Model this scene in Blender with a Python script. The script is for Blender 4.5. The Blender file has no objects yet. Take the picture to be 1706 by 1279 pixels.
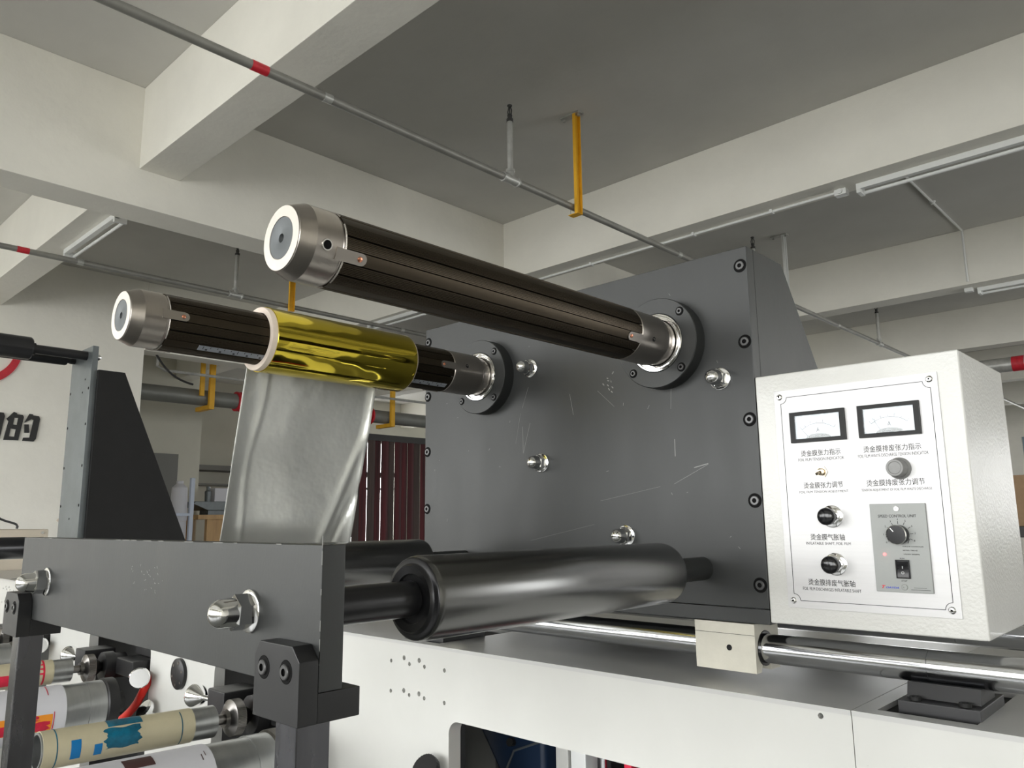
import bpy, bmesh, math, random
from mathutils import Vector, Matrix
random.seed(7)
sc = bpy.context.scene
COL = sc.collection
PI = math.pi
# ---------------------------------------------------------------- camera (metres, eye at the origin; X along the machine, Y along the shafts)
def cam_axes(yaw, pitch, roll):
    f = Vector((math.cos(pitch)*math.cos(yaw), math.cos(pitch)*math.sin(yaw), math.sin(pitch)))
    r = f.cross(Vector((0, 0, 1))).normalized(); d = f.cross(r)
    r2 = r*math.cos(roll) + d*math.sin(roll)
    return r2, f.cross(r2), f
r_, d_, f_ = cam_axes(math.radians(133.33022369), math.radians(9.88789587), math.radians(0.63246175))
cam = bpy.data.cameras.new('camera'); camo = bpy.data.objects.new('camera', cam); COL.objects.link(camo)
camo.matrix_world = Matrix(((r_.x, -d_.x, -f_.x, 0), (r_.y, -d_.y, -f_.y, 0), (r_.z, -d_.z, -f_.z, 0), (0, 0, 0, 1)))
cam.sensor_fit = 'HORIZONTAL'; cam.sensor_width = 36; cam.lens = 1291.605/1706*36
cam.clip_start = 0.02; cam.clip_end = 200
sc.camera = camo
# ---------------------------------------------------------------- world, window light, exposure
w = bpy.data.worlds.new('world'); sc.world = w; w.use_nodes = True
nt = w.node_tree; bg = nt.nodes['Background']; bg.inputs[1].default_value = 7.0        # overcast sky over paler ground
tc = nt.nodes.new('ShaderNodeTexCoord'); sp = nt.nodes.new('ShaderNodeSeparateXYZ'); cr = nt.nodes.new('ShaderNodeValToRGB')
nt.links.new(tc.outputs['Generated'], sp.inputs[0]); mr_ = nt.nodes.new('ShaderNodeMapRange'); mr_.inputs[1].default_value = -1; mr_.inputs[2].default_value = 1
nt.links.new(sp.outputs[2], mr_.inputs[0]); nt.links.new(mr_.outputs[0], cr.inputs[0]); nt.links.new(cr.outputs[0], bg.inputs[0])
cr.color_ramp.elements[0].position = 0.44; cr.color_ramp.elements[0].color = (0.54, 0.545, 0.53, 1)
cr.color_ramp.elements[1].position = 0.52; cr.color_ramp.elements[1].color = (0.975, 0.985, 0.98, 1)
sc.view_settings.view_transform = 'Standard'; sc.view_settings.look = 'None'
sc.view_settings.gamma = 1.0; sc.view_settings.use_curve_mapping = False
sc.view_settings.exposure = 0.50
sc.cycles.max_bounces = 10; sc.cycles.diffuse_bounces = 6; sc.cycles.glossy_bounces = 5
sc.cycles.use_denoising = True; sc.cycles.sample_clamp_indirect = 6
ZF, ZC = -1.5, 3.0
XW0, XW1, YW0, YW1 = -16.0, 5.0, -5.3, 23.5
BACK_WIN = [(-9.5, -6.3), (-5.9, -2.7), (-2.3, 0.9), (1.3, 4.5)]
RIGHT_WIN = [(-4.9, -3.9), (6.0, 8.8), (9.7, 12.5)]
LEFT_WIN = [(9.3, 12.5), (13.5, 16.7)]
WZ = (-0.5, 1.95)
FAR_WIN = [(-13.0, -10.4), (-8.6, -6.2), (-4.15, -1.9), (0.2, 2.6)]
def window_light(name, loc, rot, sx, sy):                            # daylight entering through one window opening
    L = bpy.data.lights.new(name, 'AREA'); L.shape = 'RECTANGLE'; L.size = sx; L.size_y = sy
    L.cycles.is_portal = True
    o = bpy.data.objects.new(name, L); o.location = loc; o.rotation_euler = rot; COL.objects.link(o)
for a, b in BACK_WIN:
    window_light('window_daylight', ((a+b)/2, YW0-0.02, sum(WZ)/2), (PI/2, 0, 0), b-a, WZ[1]-WZ[0])
for a, b in RIGHT_WIN:
    window_light('window_daylight', (XW1+0.02, (a+b)/2, sum(WZ)/2), (PI/2, 0, PI/2), b-a, WZ[1]-WZ[0])
for a, b in LEFT_WIN:
    window_light('window_daylight', (XW0-0.02, (a+b)/2, sum(WZ)/2), (PI/2, 0, -PI/2), b-a, WZ[1]-WZ[0])
for a, b in FAR_WIN:
    window_light('window_daylight', ((a+b)/2, YW1+0.02, sum(WZ)/2), (-PI/2, 0, 0), b-a, WZ[1]-WZ[0])

# ---------------------------------------------------------------- materials
def mat(name, col, rough=0.5, metal=0.0, nscale=6.0, nvar=0.0, bump=0.0, bscale=60.0, coat=0.0, rvar=0.0, stretch=(1, 1, 1), emit=None, spec=0.5, alpha=1.0):
    m = bpy.data.materials.new(name); m.use_nodes = True
    nt = m.node_tree; p = nt.nodes['Principled BSDF']; L = nt.links.new
    p.inputs['Base Color'].default_value = (*col, 1); p.inputs['Roughness'].default_value = rough
    p.inputs['Metallic'].default_value = metal; p.inputs['Coat Weight'].default_value = coat
    p.inputs['Specular IOR Level'].default_value = spec
    p.inputs['Alpha'].default_value = alpha
    tc = nt.nodes.new('ShaderNodeTexCoord'); mp = nt.nodes.new('ShaderNodeMapping'); mp.inputs['Scale'].default_value = stretch
    L(tc.outputs['Object'], mp.inputs['Vector'])
    if nvar or rvar:
        n = nt.nodes.new('ShaderNodeTexNoise'); n.inputs['Scale'].default_value = nscale; n.inputs['Detail'].default_value = 6; n.inputs['Roughness'].default_value = 0.62
        L(mp.outputs[0], n.inputs['Vector'])
        if nvar:
            mr = nt.nodes.new('ShaderNodeMapRange'); mr.inputs[1].default_value = 0.3; mr.inputs[2].default_value = 0.7
            mr.inputs[3].default_value = 1-nvar; mr.inputs[4].default_value = 1+nvar
            L(n.outputs['Fac'], mr.inputs[0])
            vm = nt.nodes.new('ShaderNodeVectorMath'); vm.operation = 'SCALE'; vm.inputs[0].default_value = col
            L(mr.outputs[0], vm.inputs['Scale']); L(vm.outputs[0], p.inputs['Base Color'])
        if rvar:
            mr = nt.nodes.new('ShaderNodeMapRange'); mr.inputs[1].default_value = 0.3; mr.inputs[2].default_value = 0.7
            mr.inputs[3].default_value = max(0.02, rough-rvar); mr.inputs[4].default_value = min(1, rough+rvar)
            L(n.outputs['Fac'], mr.inputs[0]); L(mr.outputs[0], p.inputs['Roughness'])
    if bump:
        n2 = nt.nodes.new('ShaderNodeTexNoise'); n2.inputs['Scale'].default_value = bscale; n2.inputs['Detail'].default_value = 4
        L(mp.outputs[0], n2.inputs['Vector'])
        b = nt.nodes.new('ShaderNodeBump'); b.inputs['Strength'].default_value = bump; b.inputs['Distance'].default_value = 0.02
        L(n2.outputs['Fac'], b.inputs['Height']); L(b.outputs[0], p.inputs['Normal'])
    if emit:
        p.inputs['Emission Color'].default_value = (*emit[0], 1); p.inputs['Emission Strength'].default_value = emit[1]
    return m
M = {}
M['cream'] = mat('cream_wall_paint', (0.82, 0.80, 0.735), 0.8, nscale=1.3, nvar=0.05, bump=0.15, bscale=14)
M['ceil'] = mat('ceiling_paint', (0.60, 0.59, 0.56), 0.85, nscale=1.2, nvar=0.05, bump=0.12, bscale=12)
M['wall2'] = mat('pale_wall_paint', (0.66, 0.65, 0.57), 0.8, nscale=1.5, nvar=0.04)
M['floor'] = mat('grey_floor_paint', (0.085, 0.088, 0.082), 0.35, nscale=1.5, nvar=0.1)
M['black'] = mat('black_oxide_plate', (0.030, 0.0315, 0.031), 0.45, 0.25, nscale=9, nvar=0.16, rvar=0.06, bump=0.012, bscale=420, stretch=(1, 1, 0.35))
M['black2'] = mat('black_anodised_part', (0.016, 0.016, 0.017), 0.40, 0.25, nscale=12, nvar=0.15, rvar=0.05)
M['blackflat'] = mat('black_painted_plate', (0.011, 0.011, 0.011), 0.6, 0.0, nscale=5, nvar=0.2, spec=0.25)
M['brass'] = mat('dull_brass', (0.42, 0.36, 0.27), 0.25, 1.0)
M['mattblk'] = mat('matt_black_plastic', (0.008, 0.008, 0.008), 0.5, spec=0.3)
M['screwhead'] = mat('grey_socket_screw', (0.085, 0.085, 0.085), 0.35, 0.5)
M['scratch'] = mat('bare_scratch', (0.22, 0.22, 0.21), 0.45, 0.4)
M['bluegrey'] = mat('grey_oxide_plate', (0.13, 0.145, 0.15), 0.4, 0.5, nscale=8, nvar=0.15)
M['roller'] = mat('dark_anodised_roller', (0.165, 0.165, 0.163), 0.27, 1.0, nscale=4, nvar=0.03)
M['rollerblk'] = mat('black_roller_end', (0.028, 0.028, 0.030), 0.28, 0.5, nscale=10, nvar=0.1)
M['shaft'] = mat('bronze_anodised_shaft', (0.066, 0.053, 0.038), 0.47, 1.0, nscale=18, nvar=0.10, rvar=0.05, stretch=(1, 0.2, 1))
M['slat'] = mat('bronze_anodised_slat', (0.13, 0.112, 0.078), 0.38, 1.0, nscale=18, nvar=0.06)
M['gap'] = mat('dark_rubber_gap', (0.004, 0.004, 0.004), 0.7, spec=0.1)
M['steel'] = mat('turned_steel', (0.42, 0.385, 0.35), 0.30, 1.0, nscale=14, nvar=0.035, stretch=(1, 8, 1))
M['steelface'] = mat('faced_steel', (0.62, 0.58, 0.53), 0.5, 0.8, nscale=20, nvar=0.06)
M['greycap'] = mat('grey_metal_insert', (0.11, 0.12, 0.125), 0.5, 0.3, nscale=30, nvar=0.05)
M['chrome'] = mat('chrome', (0.86, 0.86, 0.86), 0.07, 1.0, nscale=30, nvar=0.03)
M['rod'] = mat('ground_chromed_rod', (0.62, 0.63, 0.65), 0.14, 1.0, nscale=10, nvar=0.04, rvar=0.03, stretch=(0.2, 3, 3))
M['zinc'] = mat('dull_zinc_cylinder', (0.42, 0.43, 0.43), 0.30, 0.9, nscale=14, nvar=0.08, stretch=(1, 4, 1))
M['blk'] = mat('ivory_cast_block', (0.52, 0.50, 0.43), 0.5, 0.1, nscale=14, nvar=0.10, bump=0.03, bscale=200)
M['white'] = mat('white_enamel', (0.56, 0.56, 0.535), 0.32, 0.0, nscale=4, nvar=0.035, rvar=0.05, coat=0.2)
M['boxwhite'] = mat('white_textured_enamel', (0.545, 0.542, 0.515), 0.30, 0.0, nscale=9, nvar=0.045, bump=0.08, bscale=230, coat=0.15)
M['plate'] = mat('brushed_aluminium_plate', (0.54, 0.535, 0.535), 0.42, 0.30, nscale=40, nvar=0.03, stretch=(0.2, 1, 4))
M['steelplate'] = mat('bare_steel_deck', (0.50, 0.50, 0.49), 0.30, 0.30, nscale=2, nvar=0.04)
M['core'] = mat('cardboard_core', (0.64, 0.55, 0.47), 0.8, nscale=60, nvar=0.06)
M['film'] = mat('silver_film', (0.78, 0.79, 0.76), 0.27, 0.52, nscale=9, nvar=0.05, bump=0.22, bscale=11)
M['ink'] = mat('black_ink', (0.02, 0.02, 0.02), 0.6)
M['white_ink'] = mat('white_ink', (0.8, 0.8, 0.8), 0.6)
M['redpaint'] = mat('red_paint', (0.55, 0.02, 0.035), 0.5, nscale=20, nvar=0.15)
M['blueink'] = mat('blue_ink', (0.03, 0.06, 0.42), 0.5)
M['redled'] = mat('lit_red_lamp', (0.9, 0.1, 0.1), 0.3, emit=((1.0, 0.10, 0.10), 3.0))
M['ctrl'] = mat('grey_control_plate', (0.29, 0.30, 0.29), 0.5, nscale=30, nvar=0.03)
M['knobgrey'] = mat('grey_plastic_knob', (0.20, 0.20, 0.195), 0.45, nscale=60, nvar=0.12)
M['knobblk'] = mat('black_plastic', (0.008, 0.008, 0.009), 0.16)
M['dial'] = mat('meter_dial_card', (0.76, 0.81, 0.85), 0.5)
M['darksteel'] = mat('dark_machined_steel', (0.22, 0.21, 0.20), 0.28, 1.0, nscale=20, nvar=0.08)
M['duct'] = mat('dull_duct_metal', (0.22, 0.225, 0.21), 0.5, 0.3, nscale=3, nvar=0.08)
M['post'] = mat('worn_steel_post', (0.11, 0.11, 0.12), 0.22, 1.0, nscale=22, nvar=0.25, rvar=0.1, stretch=(1, 1, 0.25))
M['lens'] = mat('clear_meter_cover', (0.9, 0.95, 1.0), 0.05, alpha=0.14, spec=1.0, bump=0.25, bscale=45)
M['pipe'] = mat('grey_painted_pipe', (0.25, 0.245, 0.225), 0.45, 0.2, nscale=6, nvar=0.15)
M['pipelt'] = mat('galvanised_pipe', (0.46, 0.46, 0.44), 0.4, 0.4, nscale=12, nvar=0.2)
M['yellow'] = mat('yellow_paint', (0.78, 0.42, 0.02), 0.5, nscale=10, nvar=0.08)
M['tube'] = mat('white_plastic', (0.74, 0.75, 0.74), 0.35)
M['copper'] = mat('copper_rivet', (0.75, 0.32, 0.2), 0.25, 1.0)
M['teal'] = mat('teal_ink_plate', (0.0, 0.10, 0.17), 0.35, nscale=28, nvar=0.6)
M['cyan'] = mat('cyan_ink_patch', (0.0, 0.16, 0.42), 0.4)
M['plateyel'] = mat('cream_printing_plate', (0.52, 0.47, 0.32), 0.4, nscale=20, nvar=0.06)
M['paper'] = mat('white_paper', (0.62, 0.62, 0.66), 0.55)
M['crimson'] = mat('crimson_ink', (0.60, 0.015, 0.05), 0.45, nscale=40, nvar=0.2)
M['orange'] = mat('orange_print', (0.85, 0.30, 0.02), 0.5)
M['brown'] = mat('dark_brown_print', (0.06, 0.02, 0.02), 0.4)
M['hose'] = mat('red_air_hose', (0.75, 0.03, 0.02), 0.3)
M['navy'] = mat('navy_blue_housing', (0.009, 0.020, 0.045), 0.30, nscale=10, nvar=0.1)
M['wood'] = mat('pale_plywood', (0.50, 0.32, 0.15), 0.6, nscale=12, nvar=0.15, stretch=(1, 1, 0.2))
M['card'] = mat('brown_cardboard', (0.36, 0.24, 0.14), 0.8, nscale=12, nvar=0.08)
M['curtain'] = mat('red_strip_curtain', (0.065, 0.006, 0.009), 0.7, nscale=3.2, nvar=0.7, stretch=(1, 3.5, 0.15))
M['curtaing'] = mat('grey_strip_curtain', (0.055, 0.035, 0.03), 0.7, nscale=3.2, nvar=0.4, stretch=(1, 3.5, 0.15))
M['darkgrey'] = mat('dark_grey_metal', (0.05, 0.05, 0.05), 0.5, 0.2)
M['beige'] = mat('beige_cabinet_paint', (0.55, 0.49, 0.40), 0.5, nscale=5, nvar=0.06)
M['bluefr'] = mat('pale_blue_metal', (0.50, 0.56, 0.68), 0.4)
M['frame'] = mat('grey_blue_window_frame', (0.25, 0.32, 0.38), 0.4)
M['greyboard'] = mat('grey_board', (0.20, 0.20, 0.19), 0.6)
M['tape'] = mat('pale_scale_strip', (0.30, 0.32, 0.36), 0.4)
# foil: mirror gold with long ripples around the roll
g = mat('gold_foil', (0.66, 0.52, 0.060), 0.07, 1.0, nscale=8, nvar=0.03, bump=0.06, bscale=3.2, stretch=(3.0, 1.2, 3.0)); M['gold'] = g
# glass for a visible window
gm = bpy.data.materials.new('window_glass'); gm.use_nodes = True; nt = gm.node_tree; nt.nodes.clear()
o_ = nt.nodes.new('ShaderNodeOutputMaterial'); mx = nt.nodes.new('ShaderNodeMixShader'); tr = nt.nodes.new('ShaderNodeBsdfTransparent'); gl = nt.nodes.new('ShaderNodeBsdfGlossy'); fr = nt.nodes.new('ShaderNodeFresnel')
gl.inputs['Roughness'].default_value = 0.02
nt.links.new(fr.outputs[0], mx.inputs[0]); nt.links.new(tr.outputs[0], mx.inputs[1]); nt.links.new(gl.outputs[0], mx.inputs[2]); nt.links.new(mx.outputs[0], o_.inputs[0]); M['glass'] = gm

# ---------------------------------------------------------------- helpers
BASE = {}
def thing(name, label, cat, loc, group=None):
    o = bpy.data.objects.new(name, None); COL.objects.link(o); o.location = loc; o.empty_display_size = 0.05
    o['label'] = label; o['category'] = cat
    if group: o['group'] = group
    BASE[o] = Vector(loc); return o
def finish(me, mats, angle=35):
    for m in (mats if isinstance(mats, (list, tuple)) else [mats]): me.materials.append(M[m] if isinstance(m, str) else m)
    for p in me.polygons: p.use_smooth = True
    me.set_sharp_from_angle(angle=math.radians(angle))
def obj(name, bm, mats, parent=None, label=None, angle=35, origin=None, fix=True):
    """bm is in world coordinates; stored relative to the top thing's base"""
    if fix: bmesh.ops.recalc_face_normals(bm, faces=bm.faces)
    me = bpy.data.meshes.new(name)
    base = BASE[parent] if parent is not None else (Vector(origin) if origin else Vector((0, 0, 0)))
    bmesh.ops.translate(bm, vec=-base, verts=bm.verts)
    bm.to_mesh(me); bm.free(); finish(me, mats, angle)
    o = bpy.data.objects.new(name, me); COL.objects.link(o)
    if BEV[0]:
        wn = o.modifiers.new('even_shading', 'WEIGHTED_NORMAL'); wn.keep_sharp = True; BEV[0] = False
    if parent is not None: o.parent = parent; BASE[o] = base
    else: o.location = base; BASE[o] = base
    if label: o['label'] = label
    return o
def tag(o, label, cat, group=None, kind=None):
    o['label'] = label; o['category'] = cat
    if group: o['group'] = group
    if kind: o['kind'] = kind
    return o
def struct(name, bm, mats, origin=None):
    o = obj(name, bm, mats, None, origin=origin); o['kind'] = 'structure'; return o
def copy_tree(o, parent=None):
    c = o.copy(); COL.objects.link(c); c.parent = parent
    BASE[c] = BASE[o]
    for ch in list(o.children): copy_tree(ch, c)
    return c
BEV = [False]
def B(): return bmesh.new()
def box(bm, x0, x1, y0, y1, z0, z1, bev=0.0, mi=0, seg=2, rot=None, piv=None):
    vs = [bm.verts.new((x, y, z)) for x in (x0, x1) for y in (y0, y1) for z in (z0, z1)]
    F = [(0, 1, 3, 2), (4, 6, 7, 5), (0, 4, 5, 1), (2, 3, 7, 6), (0, 2, 6, 4), (1, 5, 7, 3)]
    fs = [bm.faces.new([vs[i] for i in f]) for f in F]
    for f in fs: f.material_index = mi
    if rot is not None:
        p = Vector(piv) if piv is not None else Vector(((x0+x1)/2, (y0+y1)/2, (z0+z1)/2))
        for v in vs: v.co = p + rot @ (v.co - p)
    if bev > 0:
        BEV[0] = True
        es = list({e for f in fs for e in f.edges})
        r = bmesh.ops.bevel(bm, geom=es, offset=bev, segments=seg, profile=0.5, affect='EDGES')
        for f in r['faces']: f.material_index = mi
    return bm
def axis_frame(origin, axis, up=(0, 0, 1)):
    z = Vector(axis).normalized(); u = Vector(up)
    if abs(z.dot(u)) > 0.95: u = Vector((1, 0, 0))
    x = u.cross(z).normalized(); y = z.cross(x)
    return Matrix(((x.x, y.x, z.x, origin[0]), (x.y, y.y, z.y, origin[1]), (x.z, y.z, z.z, origin[2]), (0, 0, 0, 1)))
def lathe(bm, prof, origin, axis, seg=48, mi=0, close=True, phase=0.0, knurl=None):
    """prof: list of (along, radius[, material index of the band that follows])"""
    T = axis_frame(origin, axis); rings = []
    for k, p in enumerate(prof):
        a, r = p[0], p[1]
        if r < 1e-7: rings.append([bm.verts.new(T @ Vector((0, 0, a)))]); continue
        ring = []
        for i in range(seg):
            t = phase + 2*PI*i/seg
            rr = r*(1 - (0.03 if (knurl and k in knurl and i % 2) else 0))
            ring.append(bm.verts.new(T @ Vector((rr*math.cos(t), rr*math.sin(t), a))))
        rings.append(ring)
    for k in range(len(rings)-1):
        A, Bq = rings[k], rings[k+1]; m_ = prof[k][2] if len(prof[k]) > 2 else mi
        if len(A) == 1 and len(Bq) == 1: continue
        for i in range(seg):
            j = (i+1) % seg
            if len(A) == 1: f = bm.faces.new((A[0], Bq[i], Bq[j]))
            elif len(Bq) == 1: f = bm.faces.new((A[i], A[j], Bq[0]))
            else: f = bm.faces.new((A[i], A[j], Bq[j], Bq[i]))
            f.material_index = m_
    if close:
        for ring, fl in ((rings[0], True), (rings[-1], False)):
            if len(ring) > 2:
                f = bm.faces.new(ring); f.material_index = mi
    return bm
def tube(bm, pts, r, seg=10, mi=0):
    pts = [Vector(p) for p in pts]; rings = []
    for i, p in enumerate(pts):
        d = (pts[min(i+1, len(pts)-1)] - pts[max(i-1, 0)]).normalized()
        T = axis_frame(p, d, up=(0.03, 0.02, 1))
        rings.append([bm.verts.new(T @ Vector((r*math.cos(2*PI*k/seg), r*math.sin(2*PI*k/seg), 0))) for k in range(seg)])
    for a, b in zip(rings, rings[1:]):
        for k in range(seg):
            f = bm.faces.new((a[k], a[(k+1) % seg], b[(k+1) % seg], b[k])); f.material_index = mi
    bm.faces.new(rings[0]).material_index = mi; bm.faces.new(rings[-1]).material_index = mi
    return bm
def bez(p0, p1, p2, p3, n=16):
    P = [Vector(p) for p in (p0, p1, p2, p3)]; out = []
    for i in range(n+1):
        t = i/n; out.append(P[0]*(1-t)**3 + P[1]*3*t*(1-t)**2 + P[2]*3*t*t*(1-t) + P[3]*t**3)
    return out
def prism(bm, pts, axis, a, b, mi=0, bev=0.0):
    """pts 2-D polygon in the plane normal to axis ('x': (y,z), 'y': (x,z), 'z': (x,y))"""
    def P(u, v, t): return {'x': (t, u, v), 'y': (u, t, v), 'z': (u, v, t)}[axis]
    A = [bm.verts.new(P(u, v, a)) for u, v in pts]; C = [bm.verts.new(P(u, v, b)) for u, v in pts]
    fs = [bm.faces.new(A), bm.faces.new(C[::-1])]
    n = len(pts)
    for i in range(n): fs.append(bm.faces.new((A[i], C[i], C[(i+1) % n], A[(i+1) % n])))
    for f in fs: f.material_index = mi
    if bev:
        BEV[0] = True
        bmesh.ops.recalc_face_normals(bm, faces=fs)
        es = list({e for f in fs for e in f.edges})
        r = bmesh.ops.bevel(bm, geom=es, offset=bev, segments=2, profile=0.5, affect='EDGES')
        for f in r['faces']: f.material_index = mi
    return bm
def rrect(x0, x1, z0, z1, r, n=6):
    out = []
    for cx, cz, a in ((x1-r, z1-r, 0), (x0+r, z1-r, 90), (x0+r, z0+r, 180), (x1-r, z0+r, 270)):
        for i in range(n+1):
            t = math.radians(a+90*i/n); out.append((cx+r*math.cos(t), cz+r*math.sin(t)))
    return out
def circ(cx, cz, r, n=16): return [(cx+r*math.cos(2*PI*i/n), cz+r*math.sin(2*PI*i/n)) for i in range(n)]
def plate2d(bm, loops, y0, y1, mi=0, plane='y'):
    """flat plate with real holes (first loop outer) in the XZ plane ('y') or XY plane ('z')"""
    cu = bpy.data.curves.new('tmp', 'CURVE'); cu.dimensions = '2D'; cu.fill_mode = 'BOTH'; cu.extrude = abs(y1-y0)/2
    for lp in loops:
        s = cu.splines.new('POLY'); s.points.add(len(lp)-1); s.use_cyclic_u = True
        for p, q in zip(s.points, lp): p.co = (q[0], q[1], 0, 1)
    ob = bpy.data.objects.new('tmp', cu); me = bpy.data.meshes.new_from_object(ob)
    t = B(); t.from_mesh(me); bmesh.ops.remove_doubles(t, verts=t.verts, dist=1e-6)
    mid = (y0+y1)/2
    for v in t.verts:
        x, y, z = v.co
        v.co = (x, mid+z, y) if plane == 'y' else (x, y, mid+z)
    for f in t.faces: f.material_index = mi
    tm = bpy.data.meshes.new('tmp'); t.to_mesh(tm); t.free(); bm.from_mesh(tm)
    bpy.data.meshes.remove(me); bpy.data.meshes.remove(tm); bpy.data.objects.remove(ob); bpy.data.curves.remove(cu)
    return bm
def text(bm, s, x0, x1, z0, z1, y, mi=0, thick=0.0002, bold=0.0, shear=0.0):
    """lettering on a plane facing -Y, fitted to the rectangle x0..x1, z0..z1; built 0.2 mm thick"""
    cu = bpy.data.curves.new('tmp', 'FONT'); cu.body = s; cu.size = 1; cu.offset = bold; cu.shear = shear; cu.resolution_u = 3
    ob = bpy.data.objects.new('tmp', cu); me = bpy.data.meshes.new_from_object(ob)
    xs = [v.co.x for v in me.vertices]; ys = [v.co.y for v in me.vertices]
    if not xs: return bm
    ax, bx, ay, by = min(xs), max(xs), min(ys), max(ys)
    t = B(); t.from_mesh(me)
    for v in t.verts:
        v.co = (x0+(v.co.x-ax)/(bx-ax)*(x1-x0), y, z0+(v.co.y-ay)/(by-ay)*(z1-z0))
    for f in t.faces: f.material_index = mi
    r = bmesh.ops.extrude_face_region(t, geom=list(t.faces))
    bmesh.ops.translate(t, verts=[v for v in r['geom'] if isinstance(v, bmesh.types.BMVert)], vec=(0, -thick, 0))
    for f in t.faces: f.material_index = mi
    tm = bpy.data.meshes.new('tmp'); t.to_mesh(tm); t.free(); bm.from_mesh(tm)
    bpy.data.meshes.remove(me); bpy.data.meshes.remove(tm); bpy.data.objects.remove(ob); bpy.data.curves.remove(cu)
    return bm
def quadline(bm, p, q, wd, y, mi=0, thick=0.00025):
    p, q = Vector(p), Vector(q); d = (q-p).normalized(); n = Vector((-d.y, d.x))*wd/2
    prism(bm, [tuple(p+n), tuple(q+n), tuple(q-n), tuple(p-n)], 'y', y-thick, y, mi)
    return bm

# ================================================================ THE ROOM
b = B(); box(b, XW0-0.3, XW1+0.3, YW0-0.3, YW1+0.3, ZF-0.2, ZF); struct('floor', b, 'floor')
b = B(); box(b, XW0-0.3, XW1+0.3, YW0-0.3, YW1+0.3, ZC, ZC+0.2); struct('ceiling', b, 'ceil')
def wall_y(name, y0, y1, wins):
    b = B(); plate2d(b, [[(XW0-0.3, ZF), (XW1+0.3, ZF), (XW1+0.3, ZC), (XW0-0.3, ZC)]] + [[(a, WZ[0]), (c, WZ[0]), (c, WZ[1]), (a, WZ[1])] for a, c in wins], y0, y1)
    return struct(name, b, 'cream')
wall_y('wall_back', YW0-0.25, YW0, BACK_WIN)
wall_y('wall_far', YW1, YW1+0.25, FAR_WIN)
b = B(); plate2d(b, [[(YW0, ZF), (YW1, ZF), (YW1, ZC), (YW0, ZC)]] + [[(a, WZ[0]), (c, WZ[0]), (c, WZ[1]), (a, WZ[1])] for a, c in RIGHT_WIN], 0, 0.25)
for v in b.verts: v.co = (XW1+v.co.y, v.co.x, v.co.z)
struct('wall_right', b, 'cream')
# left side: a room block with its painted face, a set-back wall and a deeper recess
b = B(); box(b, XW0+0.3, -9.8, YW0, 3.72, ZF, ZC); struct('wall_left', b, 'cream')
b = B(); box(b, XW0+0.3, -13.0, 3.72, 5.98, ZF, ZC); struct('wall_left_recess', b, 'wall2')
b = B(); plate2d(b, [[(3.0, ZF), (YW1, ZF), (YW1, ZC), (3.0, ZC)]] + [[(a, WZ[0]), (c, WZ[0]), (c, WZ[1]), (a, WZ[1])] for a, c in LEFT_WIN], 0, 0.25)
for v in b.verts: v.co = (XW0-0.25+v.co.y, v.co.x, v.co.z)
struct('wall_left_far', b, 'wall2')
n = 0
def window(name, x0, x1, y, far=True):
    f = B()
    for a, c in ((x0, x0+0.06), ((x0+x1)/2-0.03, (x0+x1)/2+0.03), (x1-0.06, x1)): box(f, a, c, y, y+0.06, WZ[0]+0.06, WZ[1]-0.06, 0.004)
    box(f, x0, x1, y, y+0.06, WZ[0], WZ[0]+0.06, 0.004); box(f, x0, x1, y, y+0.06, WZ[1]-0.06, WZ[1], 0.004)
    o = struct(name, f, 'frame')
    p = B(); box(p, x0+0.06, x1-0.06, y+0.026, y+0.032, WZ[0]+0.06, WZ[1]-0.06); obj('pane', p, 'glass', o)
for i, (a, c) in enumerate(FAR_WIN): window('window_%d' % (i+1), a, c, YW1+0.08)
# beams: the deep girders along Y, the shallower beams along X between them
DEEP = [(-5.57, -5.27), (1.6, 1.9)]
k = 1
for a, c in DEEP:
    b = B(); box(b, a, c, YW0, YW1, 2.126, ZC, 0.006); struct('trim_%d' % k, b, 'cream'); k += 1
b = B(); box(b, -10.1, -9.8, 3.72, 5.47, 2.126, ZC, 0.006); struct('trim_%d' % k, b, 'cream'); k += 1
for j in range(7):
    y = -1.72+3.6*j - (0.0 if j != 0 else 0)
    for a, c in ((-5.27, 1.6), (1.9, XW1), (-9.8 if y < 3.7 else (-13.0 if y < 5.98 else XW0), -5.57)):
        b = B(); box(b, a, c, y, y+0.28, 2.395, ZC, 0.006); struct('trim_%d' % k, b, 'cream'); k += 1

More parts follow.
